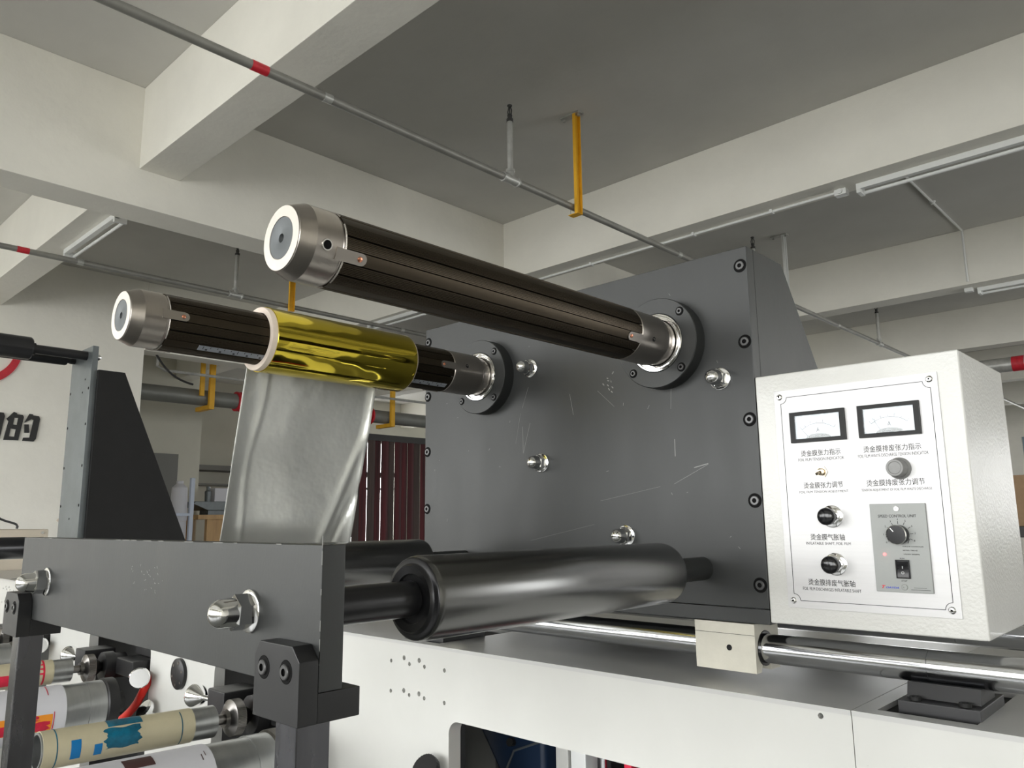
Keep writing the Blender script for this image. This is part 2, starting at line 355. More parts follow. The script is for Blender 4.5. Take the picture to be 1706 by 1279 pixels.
# ---------------------------------------------------------------- sprinkler pipes
def sprinkler_line(x, label, cat='pipe', tee_ys=(3.59, 7.18, 10.77), ring_ys=(2.12, 5.7, 9.3), red_ys=(1.70,)):
    t = thing('sprinkler_pipe', label, cat, (x, 2.0, 2.263))
    b = B(); lathe(b, [(0, 0.0245), (26.5, 0.0245)], (x, -4.5, 2.263), (0, 1, 0), 20)
    obj('pipe', b, 'pipe', t)
    for y in ring_ys:
        b = B(); lathe(b, [(0, 0.0265), (0.05, 0.0275)], (x, y, 2.263), (0, 1, 0), 20); obj('coupling', b, 'pipelt', t)
    b = B()
    for y in red_ys: lathe(b, [(0, 0.0262), (0.09, 0.0262)], (x, y, 2.263), (0, 1, 0), 20)
    obj('red_band', b, 'redpaint', t, label='red tape band')
    for y in tee_ys:
        b = B(); lathe(b, [(-0.075, 0.033), (-0.06, 0.035), (-0.055, 0.03), (0.055, 0.03), (0.06, 0.035), (0.075, 0.033)], (x, y, 2.263), (0, 1, 0), 20)
        lathe(b, [(0, 0.026), (0.05, 0.026), (0.055, 0.031), (0.07, 0.031)], (x, y, 2.263), (0, 0, 1), 18)
        obj('tee_fitting', b, 'pipelt', t)
        b = B(); lathe(b, [(0.06, 0.020), (0.42, 0.020)], (x, y, 2.263), (0, 0, 1), 16); r = obj('riser', b, 'pipelt', t)
        b = B(); lathe(b, [(0.42, 0.024), (0.44, 0.024), (0.445, 0.015), (0.47, 0.018), (0.48, 0.010)], (x, y, 2.263), (0, 0, 1), 12)
        for s in (-1, 1): tube(b, [(x+s*0.014, y, 2.263+0.47), (x+s*0.018, y, 2.263+0.50), (x+s*0.006, y, 2.263+0.535)], 0.004, 6)
        lathe(b, [(0.535, 0.016), (0.54, 0.018), (0.545, 0.016)], (x, y, 2.263), (0, 0, 1), 12)
        lathe(b, [(0.48, 0.004), (0.535, 0.004)], (x, y, 2.263), (0, 0, 1), 8)
        obj('sprinkler_head', b, 'darkgrey', t)
    return t
sprinkler_line(-3.38, 'long grey sprinkler pipe with a red band crossing above the big bare shaft')
sprinkler_line(-7.22, 'grey sprinkler pipe on the far left, beyond the deep beam', red_ys=(1.66,))
# hangers: yellow channel from the ceiling, folded under the pipe
def hanger(x, y, label, col='yellow'):
    t = thing('pipe_hanger', label, 'hanger', (x, y, ZC), 'channel hangers holding the sprinkler pipes')
    b = B(); box(b, x-0.09, x+0.09, y-0.03, y+0.03, ZC-0.012, ZC-0.001, 0.002)
    for s in (-1, 1): lathe(b, [(0, 0.012), (0.02, 0.012)], (x+s*0.07, y, ZC-0.03), (0, 0, 1), 8)
    obj('ceiling_plate', b, 'pipelt', t)
    b = B(); zb = 2.205
    box(b, x+0.032, x+0.037, y-0.032, y+0.032, zb, ZC-0.012); box(b, x+0.037, x+0.058, y-0.032, y-0.027, zb, ZC-0.012); box(b, x+0.037, x+0.058, y+0.027, y+0.032, zb, ZC-0.012)
    box(b, x-0.03, x+0.058, y-0.03, y+0.03, zb-0.005, zb)
    obj('channel', b, col, t)
    b = B()
    pts = [(x-0.03+0.0, y, zb)] + [(x+0.03*math.cos(a), y, 2.263+0.03*math.sin(a)) for a in [PI - i*PI/10 for i in range(11)]] + [(x+0.03, y, zb)]
    tube(b, pts, 0.003, 6); obj('u_bolt', b, 'pipelt', t)
hanger(-3.38, 4.27, 'yellow channel hanger holding the sprinkler pipe above the big shaft')
hanger(-3.38, 7.84, 'thin pale hanger behind the top corner of the black box', 'tube')
hanger(-7.22, 4.20, 'yellow channel hanger seen just above the gold foil roll')
# ---------------------------------------------------------------- tube lights and their conduits
def tube_light(x0, x1, y, z, label):
    t = thing('tube_light', label, 'light', ((x0+x1)/2, y, z), 'unlit tube lights under the beams')
    b = B(); box(b, x0+0.03, x1-0.03, y-0.022, y+0.022, z-0.045, z-0.001, 0.004); obj('batten', b, 'tube', t)
    b = B(); lathe(b, [(0.06, 0.013), (x1-x0-0.06, 0.013)], (x0, y+0.06, z-0.055), (1, 0, 0), 14); obj('lamp_tube', b, 'tube', t)
    for xa in (x0+0.03, x1-0.06):
        b = B(); box(b, xa, xa+0.03, y-0.02, y+0.078, z-0.072, z-0.02, 0.004); obj('lamp_holder', b, 'tube', t)
tube_light(-1.86, -0.55, 5.655, 2.395, 'white tube light under the middle beam, upper right')
tube_light(-1.90, -0.6, 9.29, 2.395, 'small white tube light under the farther beam on the right')
tube_light(-7.40, -6.15, 2.07, 2.395, 'short white tube light under the leftmost beam stub')
tube_light(-7.70, -6.45, 5.56, 2.395, 'white tube light glimpsed between the gold roll and big shaft')
b = B(); tube(b, [(-5.2, 5.665, 2.38), (-1.93, 5.665, 2.38)], 0.011, 8)
for x in (-4.3, -3.2, -2.5): box(b, x, x+0.02, 5.64, 5.69, 2.365, 2.394)
t = obj('conduit', b, 'tube', None, origin=(-3.5, 5.665, 2.38)); tag(t, 'white conduit running under the middle beam up to the tube light', 'conduit')
b = B(); box(b, -1.99, -1.90, 5.63, 5.70, 2.345, 2.394, 0.008); lathe(b, [(0, 0.02), (0.01, 0.02)], (-1.945, 5.628, 2.37), (0, -1, 0), 12)
t = obj('junction_box', b, 'tube', None, origin=(-1.945, 5.66, 2.37)); tag(t, 'small white junction box at the end of the near tube light', 'junction box')
b = B(); tube(b, [(-1.905, 5.76, 2.99), (-1.905, 9.05, 2.987), (-1.905, 9.055, 2.97), (-1.905, 9.055, 2.42)], 0.012, 8)
for p in ((-1.905, 6.3, 2.985), (-1.905, 8.0, 2.985)): lathe(b, [(-0.02, 0.018), (0.012, 0.03)], p, (0, 0, 1), 10)
t = obj('conduit', b, 'tube', None, origin=(-1.905, 9.0, 2.9)); tag(t, 'pale conduit crossing the dark ceiling then dropping down the farther beam', 'conduit')
b = B(); box(b, -1.98, -1.90, 9.20, 9.27, 2.35, 2.394, 0.006); t = obj('junction_box', b, 'tube', None, origin=(-1.94, 9.24, 2.37)); tag(t, 'white junction box under the farther beam beside the small tube light', 'junction box')

# ---------------------------------------------------------------- far left: wall logo, duct, curtain, shelves
W = -9.8
def wallshape(bm, pts, mi=0): prism(bm, pts, 'x', W, W+0.02, mi)
b = B()
o_logo = thing('wall_lettering', 'black italic character on the cream left wall', 'lettering', (W, 2.45, 1.06))
b.free(); b = B()
plate2d(b, [[(2.319, 1.142), (2.381, 1.222), (2.411, 1.212), (2.413, 1.200), (2.468, 1.196), (2.481, 1.175), (2.448, 0.913), (2.308, 0.909), (2.340, 1.115)],
            [(2.383, 1.082), (2.389, 1.160), (2.430, 1.160), (2.423, 1.080)], [(2.356, 0.951), (2.364, 1.038), (2.417, 1.032), (2.409, 0.950)]], 0, 0.02)
tmpb = b; plate2d(b, [[(2.493, 1.113), (2.534, 1.214), (2.568, 1.212), (2.570, 1.200), (2.628, 1.196), (2.642, 1.165), (2.618, 0.940), (2.598, 0.909), (2.489, 0.912), (2.496, 0.946), (2.556, 0.950), (2.580, 1.150), (2.560, 1.158), (2.520, 1.130)]], 0, 0.02)
plate2d(b, [[(2.494, 1.094), (2.535, 1.096), (2.545, 1.004), (2.502, 1.001)]], 0, 0.02)
def towall(b):
    for v in b.verts: v.co = (W+0.021-v.co.y, v.co.x, v.co.z)
    obj('character', b, 'ink', o_logo)
towall(b); b = B()
plate2d(b, [[(2.15, 1.21), (2.285, 1.205), (2.300, 1.17), (2.27, 0.92), (2.12, 0.92)]], 0, 0.02)
for v in b.verts: v.co = (W+0.021-v.co.y, v.co.x, v.co.z)
obj('character', b, 'ink', o_logo)
b = B(); out = []; inn = []
for i in range(41):
    a = math.radians(-110+118*i/40); out.append((2.02+0.385*math.cos(a), 1.90+0.40*math.sin(a)*1.0)); inn.append((2.02+0.32*math.cos(a-0.02), 1.92+0.335*math.sin(a-0.02)))
plate2d(b, [out+inn[::-1]], 0, 0.02)
for v in b.verts: v.co = (W+0.021-v.co.y, v.co.x, v.co.z)
t = obj('wall_emblem', b, 'redpaint', None, origin=(W, 2.0, 1.9)); tag(t, 'curved red emblem stroke on the cream left wall above the character', 'emblem')
# big duct with yellow brackets
t = thing('ventilation_duct', 'large grey round duct running low along the left recess', 'duct', (-11, 6, 1.72))
b = B(); lathe(b, [(0, 0.115), (14, 0.115)], (-11, 3.75, 1.80), (0, 1, 0), 28); obj('duct_tube', b, 'duct', t)
for y in (5.56, 7.95):
    b = B(); lathe(b, [(0, 0.150), (0.03, 0.150), (0.03, 0.118), (0.07, 0.118), (0.07, 0.150), (0.10, 0.150)], (-11, y, 1.80), (0, 1, 0), 24); obj('flange', b, 'redpaint', t, label='red flange')
for y, lb in ((4.95, 'dull yellow bracket on the duct near the cable'), (5.10, 'yellow L-shaped bracket under the duct, left of the film'), (8.40, 'yellow L-shaped bracket under the duct, right of the film')):
    tt = thing('duct_bracket', lb, 'bracket', (-10.85, y, 1.6), 'yellow brackets carrying the duct')
    if y < 5:
        b = B(); box(b, -10.84, -10.80, y-0.03, y+0.03, 1.80, ZC); obj('upright', b, 'yellow', tt)
    else:
        b = B(); box(b, -10.86, -10.80, y-0.04, y+0.04, 1.62, 2.28, 0.006); obj('upright', b, 'yellow', tt)
        b = B(); box(b, -11.25, -10.86, y-0.04, y+0.04, 1.62, 1.684, 0.006); obj('arm', b, 'yellow', tt)
b = B(); tube(b, [(-10.2, 4.05, 3.0), (-10.2, 4.05, 2.03), (-10.2, 4.15, 1.98), (-10.2, 9.5, 2.0)], 0.02, 8)
t = obj('conduit', b, 'pipelt', None, origin=(-10.2, 4.05, 2)); tag(t, 'thin pale conduit bending above the big duct at the left', 'conduit')
b = B(); tube(b, bez((-10.0, 3.80, 2.4), (-10.0, 4.02, 1.97), (-10.0, 4.15, 1.85), (-10.0, 4.45, 1.80), 20), 0.014, 8)
t = obj('cable', b, 'ink', None, origin=(-10, 4, 2)); tag(t, 'black cable drooping below the left end of the small shaft', 'cable')
# curtain of strips
t = thing('strip_curtain', 'dark red hanging strip curtain left of the black box', 'curtain', (-12.0, 9, -1.5))
y = 7.9; i = 0
while y < 11.5:
    wd = 0.15+0.06*random.random(); b = B()
    xx = -12.0+0.02*(i % 2); pts = []
    for k in range(7): pts.append((xx+0.03*math.sin(PI*k/6), y+wd*k/6))
    for k in range(6, -1, -1): pts.append((xx-0.006+0.03*math.sin(PI*k/6), y+wd*k/6))
    prism(b, pts, 'z', -1.48, 1.50)
    obj('strip', b, 'curtaing' if i in (3, 5, 8, 12) else 'curtain', t); y += wd*0.97; i += 1
b = B(); box(b, -12.05, -11.95, 7.85, 11.6, 1.50, 1.62); obj('rail', b, 'darkgrey', t)
# recess furniture
t = thing('work_table', 'plywood table in the recess behind the film', 'table', (-12.4, 6.3, ZF))
b = B(); box(b, -12.95, -11.9, 5.50, 7.5, 0.05, 0.12, 0.004); obj('tabletop', b, 'wood', t)
for x in (-12.90, -12.00):
    for yy in (5.66, 7.38):
        b = B(); box(b, x, x+0.08, yy, yy+0.10, ZF, 0.05); obj('leg', b, 'wood', t)
b = B(); box(b, -11.99, -11.97, 5.77, 7.37, -1.2, 0.0495); obj('side_panel', b, 'wood', t)
b = B(); prism(b, [(5.70, 0.19), (6.6, 0.19), (6.75, 0.30), (6.7, 0.33), (5.50, 0.33), (5.46, 0.29)], 'x', -12.5, -12.0, bev=0.01); box(b, -12.4, -12.1, 5.75, 6.5, 0.121, 0.20)
t = obj('tray', b, 'bluegrey', None, origin=(-12.25, 6.1, 0.12)); tag(t, 'dark blue-grey tray on the plywood table', 'tray')
b = B(); lathe(b, [(0, 0.045), (0.16, 0.05), (0.18, 0.03), (0.24, 0.028)], (-12.2, 5.78, 0.331), (0, 0, 1), 16)
t = obj('bottle', b, 'bluegrey', None, origin=(-12.2, 5.78, 0.33)); tag(t, 'small grey bottle standing on the dark tray', 'bottle')
b = B(); box(b, -12.4, -12.15, 5.87, 6.1, 0.331, 0.55, 0.01)
t = obj('carton', b, 'paper', None, origin=(-12.3, 6.0, 0.33)); tag(t, 'small pale carton on the tray beside the bottle', 'box')
b = B(); box(b, -12.999, -12.94, 4.75, 5.59, 0.15, 1.13, 0.006)
t = obj('notice_board', b, 'greyboard', None, origin=(-12.99, 4.7, 0.6)); tag(t, 'plain dark grey board on the set-back wall', 'board')
t = thing('trolley', 'pale blue metal trolley frame beside the sloping black plate', 'trolley', (-11.5, 4.9, ZF))
for yy in (4.70, 5.20):
    b = B(); box(b, -11.53, -11.47, yy-0.03, yy+0.03, ZF, 0.66, 0.006); obj('upright', b, 'bluefr', t)
b = B(); box(b, -11.53, -11.47, 4.73, 5.17, 0.10, 0.14); box(b, -11.53, -11.47, 4.73, 5.17, -0.6, -0.54); obj('crossbar', b, 'bluefr', t)
b = B(); lathe(b, [(0, 0.12), (0.06, 0.13), (0.50, 0.11), (0.56, 0.05), (0.60, 0.05)], (-11.70, 5.10, 0.02), (0, 0, 1), 20)
lathe(b, [(ZF, 0.12), (0.019, 0.12)], (-11.70, 5.10, 0.0), (0, 0, 1), 20)
t = obj('water_drum', b, 'paper', None, origin=(-11.70, 5.1, ZF)); tag(t, 'white plastic drum standing behind the pale blue trolley', 'drum')
b = B(); box(b, -15.9, -15.3, 6.3, 12, 1.05, 1.15); box(b, -15.9, -15.3, 6.3, 12, 0.75, 0.78)
t = obj('wall_shelf', b, 'greyboard', None, origin=(-15.6, 8, 1)); tag(t, 'grey shelf on the deep recess wall left of the film', 'shelf')
# beige cabinet and pink tag at far left
t = thing('low_cabinet', 'beige metal cabinet behind the left roller frame', 'cabinet', (-5.1, 0.9, ZF))
b = B(); box(b, -5.5, -4.7, 0.2, 1.36, ZF, -0.025, 0.006); obj('body', b, 'beige', t)
b = B(); box(b, -4.6995, -4.695, 0.3, 1.33, -0.9, -0.06, 0.001); obj('door', b, 'beige', t)
b = B(); lathe(b, [(0, 0.008), (0.006, 0.008)], (-4.699, 1.33, -0.043), (1, 0, 0), 10); obj('screw', b, 'chrome', t)
b = B(); tube(b, bez((-4.55, 1.17, -0.02), (-4.55, 1.19, 0.02), (-4.55, 1.10, 0.0), (-4.55, 1.06, 0.06), 8), 0.006, 6)
t = obj('wire_offcut', b, 'darkgrey', None, origin=(-4.55, 1.1, 0)); tag(t, 'curled dark wire offcut lying on the beige cabinet', 'wire')
b = B(); prism(b, [(1.39, 0.02), (1.47, 0.10), (1.52, 0.05), (1.44, -0.02)], 'x', -4.70, -4.694); box(b, -4.71, -4.69, 1.43, 1.50, ZF, 0.0)
t = obj('paper_tag', b, 'core', None, origin=(-4.7, 1.45, 0)); tag(t, 'pinkish paper tag behind the grey plate at the left', 'tag')
# far right: pipe, boxes on a bench
t = thing('overhead_pipe', 'wide grey overhead pipe with red band above the control box', 'pipe', (-1, 13.4, 2.2))
b = B(); lathe(b, [(0, 0.11), (7.8, 0.11)], (-3.2, 13.4, 2.20), (1, 0, 0), 24); obj('pipe', b, 'pipelt', t)
b = B(); lathe(b, [(0, 0.113), (0.16, 0.113)], (-2.36, 13.4, 2.20), (1, 0, 0), 24); obj('red_band', b, 'redpaint', t, label='red painted band')
t = thing('bench', 'dark workbench at the far right edge', 'bench', (-1.6, 12.3, ZF))
b = B(); box(b, -2.6, -0.6, 11.8, 12.9, -0.30, -0.16, 0.01); obj('benchtop', b, 'darkgrey', t)
for x in (-2.5, -0.75):
    for yy in (11.9, 12.75):
        b = B(); box(b, x, x+0.08, yy, yy+0.08, ZF, -0.30); obj('leg', b, 'darkgrey', t)
b = B(); box(b, -2.30, -1.5, 12.0, 12.6, -0.16, 0.50, 0.006); box(b, -2.302, -1.9, 11.996, 12.0, 0.14, 0.19)
t = obj('cardboard_box', b, 'card', None, origin=(-1.9, 12.3, -0.16)); tag(t, 'brown cardboard box on the bench at the right edge', 'box')
t = thing('equipment_case', 'black equipment case under the cardboard box at the right edge', 'case', (-1.9, 11.4, ZF))
b = B(); box(b, -2.35, -1.4, 11.0, 11.7, ZF, -0.75, 0.03); obj('body', b, 'blackflat', t)
b = B(); tube(b, bez((-2.1, 10.99, -1.0), (-2.1, 10.9, -0.95), (-1.7, 10.9, -0.95), (-1.7, 10.99, -1.0)), 0.015, 8); obj('handle', b, 'blackflat', t)

# ================================================================ MACHINE FRAME (long white beam with openings, steel deck)
YF = 0.970
XM0, XM1 = -4.6, 0.62
t = thing('machine_frame', 'long white machine body with a bare steel deck under the black box', 'machine frame', (-1.5, 1.2, ZF))
opens = [(-1.077+0.88*k, -0.587+0.88*k) for k in range(-4, 2)]
ZD = -0.225
def holes(off):
    L = []
    for x in (-1.242, -1.187, -1.144, -1.089): L += [circ(x+off, -0.265, 0.0038, 10), circ(x+off, -0.320, 0.0038, 10)]
    for x in (-1.203, -1.159): L += [circ(x+off, -0.2555, 0.0045, 10), circ(x+off, -0.3142, 0.0045, 10)]
    return L
for i, (xa, xb) in enumerate(((XM0, -0.3745), (-0.3735, XM1))):
    loops = [[(xa, ZF+0.05), (xb, ZF+0.05), (xb, ZD-0.006), (xa, ZD-0.006)]]
    for a, c in opens:
        if a > xa and c < xb: loops.append(rrect(a, c, -1.2, -0.347, 0.023))
    for kk in range(-3, 2):
        off = 0.88*kk
        if xa < -1.26+off and -1.07+off < xb: loops += holes(off)
    if i == 0: loops.append(circ(-0.411, -0.237, 0.0035, 10))
    b = B(); plate2d(b, loops, YF, YF+0.028); obj('side_panel', b, 'white', t)
b = B()
for xa, xb in ((XM0, -0.3745), (-0.3735, XM1)):
    loops = [[(xa, YF-0.001), (xb, YF-0.001), (xb, 1.56), (xa, 1.56)]]
    for kk in range(-4, 2):
        a, c = -0.352+0.88*kk, -0.248+0.88*kk
        if a > xa and c < xb: loops.append([(a, 0.992), (c, 0.992), (c, 1.190), (a, 1.190)])
    plate2d(b, loops, ZD-0.006, ZD, plane='z')
obj('deck_plate', b, 'steelplate', t)
for kk in range(-4, 2):
    a, c = -0.352+0.88*kk, -0.248+0.88*kk
    b = B(); box(b, a-0.004, c+0.004, 0.988, 1.194, ZD-0.016, ZD-0.0065); obj('recess_floor', b, 'blackflat', t)
b = B(); box(b, XM0, XM1, 1.53, 1.56, ZF+0.05, ZD-0.007); box(b, XM0+0.01, XM1-0.01, 1.0, 1.5, ZF+0.05, ZF+0.08); obj('shade_back_panel', b, 'darkgrey', t)  # back coloured dark so the openings look unlit inside
b = B(); box(b, XM0, XM0+0.02, 1.0, 1.53, ZF+0.05, ZD-0.007); box(b, XM1-0.02, XM1, 1.0, 1.53, ZF+0.05, ZD-0.007); obj('end_panel', b, 'white', t)
for x in (-4.4, -2.4, -0.55, 0.4):
    b = B(); box(b, x-0.08, x+0.08, 1.05, 1.45, ZF, ZF+0.05); obj('foot', b, 'blackflat', t)
# cross members and rollers seen inside the near opening
for i, (xa, xb, y0, y1, mt) in enumerate(((-1.029, -0.998, 1.20, 1.24, 'white'), (-0.992, -0.956, 1.20, 1.26, 'tube'), (-0.930, -0.912, 1.20, 1.22, 'rod'), (-0.885, -0.868, 1.22, 1.24, 'crimson'), (-1.43, -1.33, 1.34, 1.40, 'greyboard'))):
    b = B(); box(b, xa, xb, y0, y1, ZF+0.08, -0.26, 0.003); obj('inner_post', b, mt, t)
for kk in (-4, -3, -2, -1):
    a, c = -1.077+0.88*kk+0.11, -0.60+0.88*kk
    b = B(); box(b, a+0.06, c, 1.08, 1.10, ZF+0.08, -0.26, 0.002); obj('inner_shade_plate', b, 'blackflat', t)  # black sheet added to stand for the shade inside the openings
# navy housings inside the openings
def navy(off, label):
    t = thing('blower_housing', label, 'housing', (-1.11+off, 1.3, -0.9), 'navy housings inside the machine openings')
    b = B(); X = off; v = []
    for z, xl, xr in ((-0.27, -1.29, -1.058), (-0.415, -1.252, -1.058), (-0.52, -1.17, -1.058), (-0.9, -1.17, -1.058)):
        v.append([b.verts.new((X+xl, 1.20, z)), b.verts.new((X+xr, 1.20, z)), b.verts.new((X+xr, 1.42, z)), b.verts.new((X+xl, 1.42, z))])
    for A, C in zip(v, v[1:]):
        for k in range(4): b.faces.new((A[k], A[(k+1) % 4], C[(k+1) % 4], C[k]))
    b.faces.new(v[0]); b.faces.new(v[-1])
    bmesh.ops.recalc_face_normals(b, faces=b.faces); bmesh.ops.bevel(b, geom=list(b.edges), offset=0.012, segments=3, profile=0.5, affect='EDGES')
    obj('body', b, 'navy', t, angle=60)
    b = B(); tube(b, [(X-1.062, 1.197, -0.425), (X-1.135, 1.197, -0.455), (X-1.165, 1.197, -0.51)], 0.0025, 6); obj('seam_rib', b, 'bluegrey', t)
    b = B(); lathe(b, [(0, 0.008), (0.014, 0.008)], (X-1.140, 1.20, -0.440), (0.2, -1, 0.2), 10); obj('bolt', b, 'blackflat', t)
navy(0, 'navy blue tapered housing inside the opening below the deck')
navy(-0.88, 'blue housing seen through the second opening under the black bar')
# rails
t = thing('linear_rail', 'thick polished guide rod in front of the deck', 'guide rod', (-1.5, 1.06, -0.181))
b = B(); lathe(b, [(0, 0.0195), (2.791-0.0006, 0.0195), (2.791, 0.0187), (2.7916, 0.0195), (3.6, 0.0195)], (-3.1, 1.06, -0.1805), (1, 0, 0), 48); obj('rod', b, 'rod', t)
t = thing('linear_rail', 'second guide rod at the back of the deck, mostly hidden', 'guide rod', (-1.5, 1.38, -0.19))
b = B(); lathe(b, [(0, 0.0195), (3.6, 0.0195)], (-3.1, 1.40, -0.1805), (1, 0, 0), 32); obj('rod', b, 'rod', t)
def rail_support(x, label, y=1.06):
    t = thing('rail_support', label, 'rod support', (x, y, ZD-0.0065))
    b = B(); box(b, x-0.043, x+0.043, y-0.055, y+0.055, ZD-0.006, ZD+0.012, 0.0015)
    obj('base', b, 'black2', t)
    b = B(); prism(b, [(y-0.032, ZD+0.0122), (y+0.032, ZD+0.0122), (y+0.026, -0.196), (y+0.012, -0.1972), (y, -0.2005), (y-0.012, -0.1972), (y-0.026, -0.196)], 'x', x-0.039, x+0.039)
    obj('saddle', b, 'black2', t)
    for dx in (-0.026, 0.026):
        b = B(); lathe(b, [(0.0, 0.0065), (0.004, 0.0065), (0.004, 0.0035), (0.001, 0.003), (0.001, 0)], (x+dx, y-0.044, ZD+0.0122), (0, 0, 1), 16); obj('cap_screw', b, 'blackflat', t)
rail_support(-0.290, 'black saddle block under the guide rod at the right')
rail_support(-1.175, 'black saddle block in the deck recess behind the near roller')
# bearing blocks under the black box
def bearing(x0, x1, y, label):
    t = thing('bearing_block', label, 'bearing block', ((x0+x1)/2, y, -0.18), 'ivory bearing blocks under the black box')
    b = B(); yc = y+0.03; zc = -0.1805
    outer = [(yc-0.030, -0.211), (yc-0.030, -0.1462), (yc+0.045, -0.1462), (yc+0.045, -0.211)]
    arc = [(yc+0.024*math.cos(a), zc+0.024*math.sin(a)) for a in [math.radians(-62+304*i/24) for i in range(25)]]
    outer = [(yc-0.030, -0.211), (yc-0.030, -0.1462), (yc+0.042, -0.1462), (yc+0.042, -0.211), (yc+0.016, -0.211)] + arc + [(yc-0.016, -0.211)]
    plate2d(b, [outer], x0, x1)
    for v in b.verts: v.co = (v.co.y, v.co.x, v.co.z)
    obj('body', b, 'blk', t, angle=30)
    b = B(); box(b, x0+0.0005, x1-0.0005, y-0.0004, y+0.001, -0.1615, -0.1610); lathe(b, [(0, 0.0040), (0.0008, 0.0040), (0.0008, 0.0026), (0.0002, 0.002), (0.0002, 0)], (x0+0.053, y, -0.180), (0, -1, 0), 16)
    obj('grub_screw', b, 'blackflat', t)
    b = B(); ring = [(-0.0008, 0.0235), (0.004, 0.0235), (0.004, 0.0199), (-0.0008, 0.0199), (-0.0008, 0.0235)]
    lathe(b, ring, (x1-0.003, yc, zc), (1, 0, 0), 40, close=False); obj('seal', b, 'knobblk', t)
bearing(-0.612, -0.520, 1.03, 'ivory bearing block on the guide rod beneath the black box')
bearing(-1.195, -1.105, 1.03, 'ivory bearing block at the left end of the rod, behind the near roller')

# ================================================================ BLACK BOX (roll stand)
def socket_screw(name, x, z, y, parent, r=0.0075, hi='scratch'):
    b = B()
    lathe(b, [(0, r*1.55, 1), (0.0003, r*1.50, 1), (0.0003, r*1.06, 1), (0.0003, r, 0), (0.0016, r, 0), (0.0022, r*0.88, 0), (0.0022, r*0.50, 1), (0.0004, r*0.46, 1), (0.0004, 0)], (x, y, z), (0, -1, 0), 24, close=False)
    return obj(name, b, ['screwhead', 'gap'], parent)
def dome_nut(x, z, y, parent, s=1.0, washer=True, axis=(0, -1, 0), name='dome_nut'):
    b = B()
    if washer: lathe(b, [(0, 0.0165*s), (0.0018*s, 0.0165*s), (0.0024*s, 0.0155*s)], (x, y, z), axis, 40)
    lathe(b, [(0.0024*s, 0.0135*s), (0.0045*s, 0.0139*s), (0.0145*s, 0.0139*s), (0.0162*s, 0.0122*s)], (x, y, z), axis, 6, phase=0.4)
    prof = [(0.0150*s, 0.0118*s), (0.0235*s, 0.0110*s)]
    for i in range(1, 9):
        a = i/8*PI/2; prof.append(((0.0235+0.0105*math.sin(a))*s, 0.0110*math.cos(a)*s))
    lathe(b, prof, (x, y, z), axis, 36)
    return obj(name, b, 'chrome', parent, angle=40)
def roll_stand(X0, X1, Z0, Z1, Yf, gus, label, dx=0):
    pass
BX0, BX1, BZ0, BZ1 = -1.218, -0.496, -0.145, 0.3925
t = thing('roll_stand_box', 'large black steel box carrying both shafts', 'machine housing', ((BX0+BX1)/2, 1.25, BZ0))
stand = t
b = B(); box(b, BX0, BX1, 1.03, 1.052, -0.1245, BZ1, 0.0012)
def S(x0, z0, x1, z1, wd=0.0005): quadline(b, (x0, z0), (x1, z1), wd, 1.03, 1, 0.00015)
S(-0.9468, 0.1987, -0.931, 0.2356); S(-0.9453, 0.1166, -0.9468, 0.165); S(-0.9453, 0.1166, -0.928, 0.170, 0.0004); S(-0.964, 0.135, -0.951, 0.19, 0.0003)
S(-0.835, 0.212, -0.828, 0.175); S(-0.6315, 0.0915, -0.631, 0.118, 0.0009); S(-0.6354, 0.165, -0.6330, 0.20, 0.0003); S(-0.6354, 0.05, -0.5764, 0.0766, 0.0003); S(-0.775, 0.028, -0.66, 0.047, 0.0002)
S(-0.775, 0.21, -0.742, 0.18, 0.0003); S(-0.93, -0.037, -0.79, -0.01, 0.00018); S(-0.60, 0.0728, -0.5764, 0.0776, 0.0009); S(-1.199, -0.075, -1.197, -0.09, 0.0012)
for i in range(26):
    x, z = random.uniform(-1.19, -0.52), random.uniform(-0.1, 0.37); l = random.uniform(0.002, 0.007); a = random.uniform(0, PI)
    S(x, z, x+l*math.cos(a), z+l*math.sin(a), 0.0004)
for i in range(10):
    x, z = -0.755+random.gauss(0, 0.008), 0.218+random.gauss(0, 0.012); S(x, z, x+0.003, z+random.uniform(-.004, .004), 0.0014)
obj('front_plate', b, ['black', 'scratch'], t)
b = B(); box(b, BX0, BX1, 1.0302, 1.50, BZ0, -0.1252, 0.001); obj('base_plate', b, 'black', t)
side = [(1.053, -0.1245), (1.49, -0.1245), (1.49, -0.06), (1.150, 0.3925), (1.053, 0.3925)]
for xa in (BX0, BX1-0.02):
    b = B(); prism(b, side, 'x', xa+0.0004, xa+0.0196, bev=0.001); obj('side_plate', b, 'black', t)
b = B(); box(b, BX0+0.021, BX1-0.021, 1.053, 1.148, BZ1-0.012, BZ1-0.001); prism(b, [(1.140, 0.380), (1.150, 0.3880), (1.484, -0.055), (1.474, -0.060)], 'x', BX0+0.021, BX1-0.021); obj('back_cover', b, 'black', t)
for x in (-0.507, -1.210):
    for z in (0.3645, 0.2500, 0.1365, 0.0220, -0.0930): socket_screw('cap_screw', x, z, 1.03, t, 0.0066)
for x, z in ((-0.925, 0.2695), (-0.549, 0.2005), (-0.902, 0.0970), (-0.727, -0.0275)): dome_nut(x, z, 1.03, t)
SX = (-0.641, -1.037); SZ = 0.266
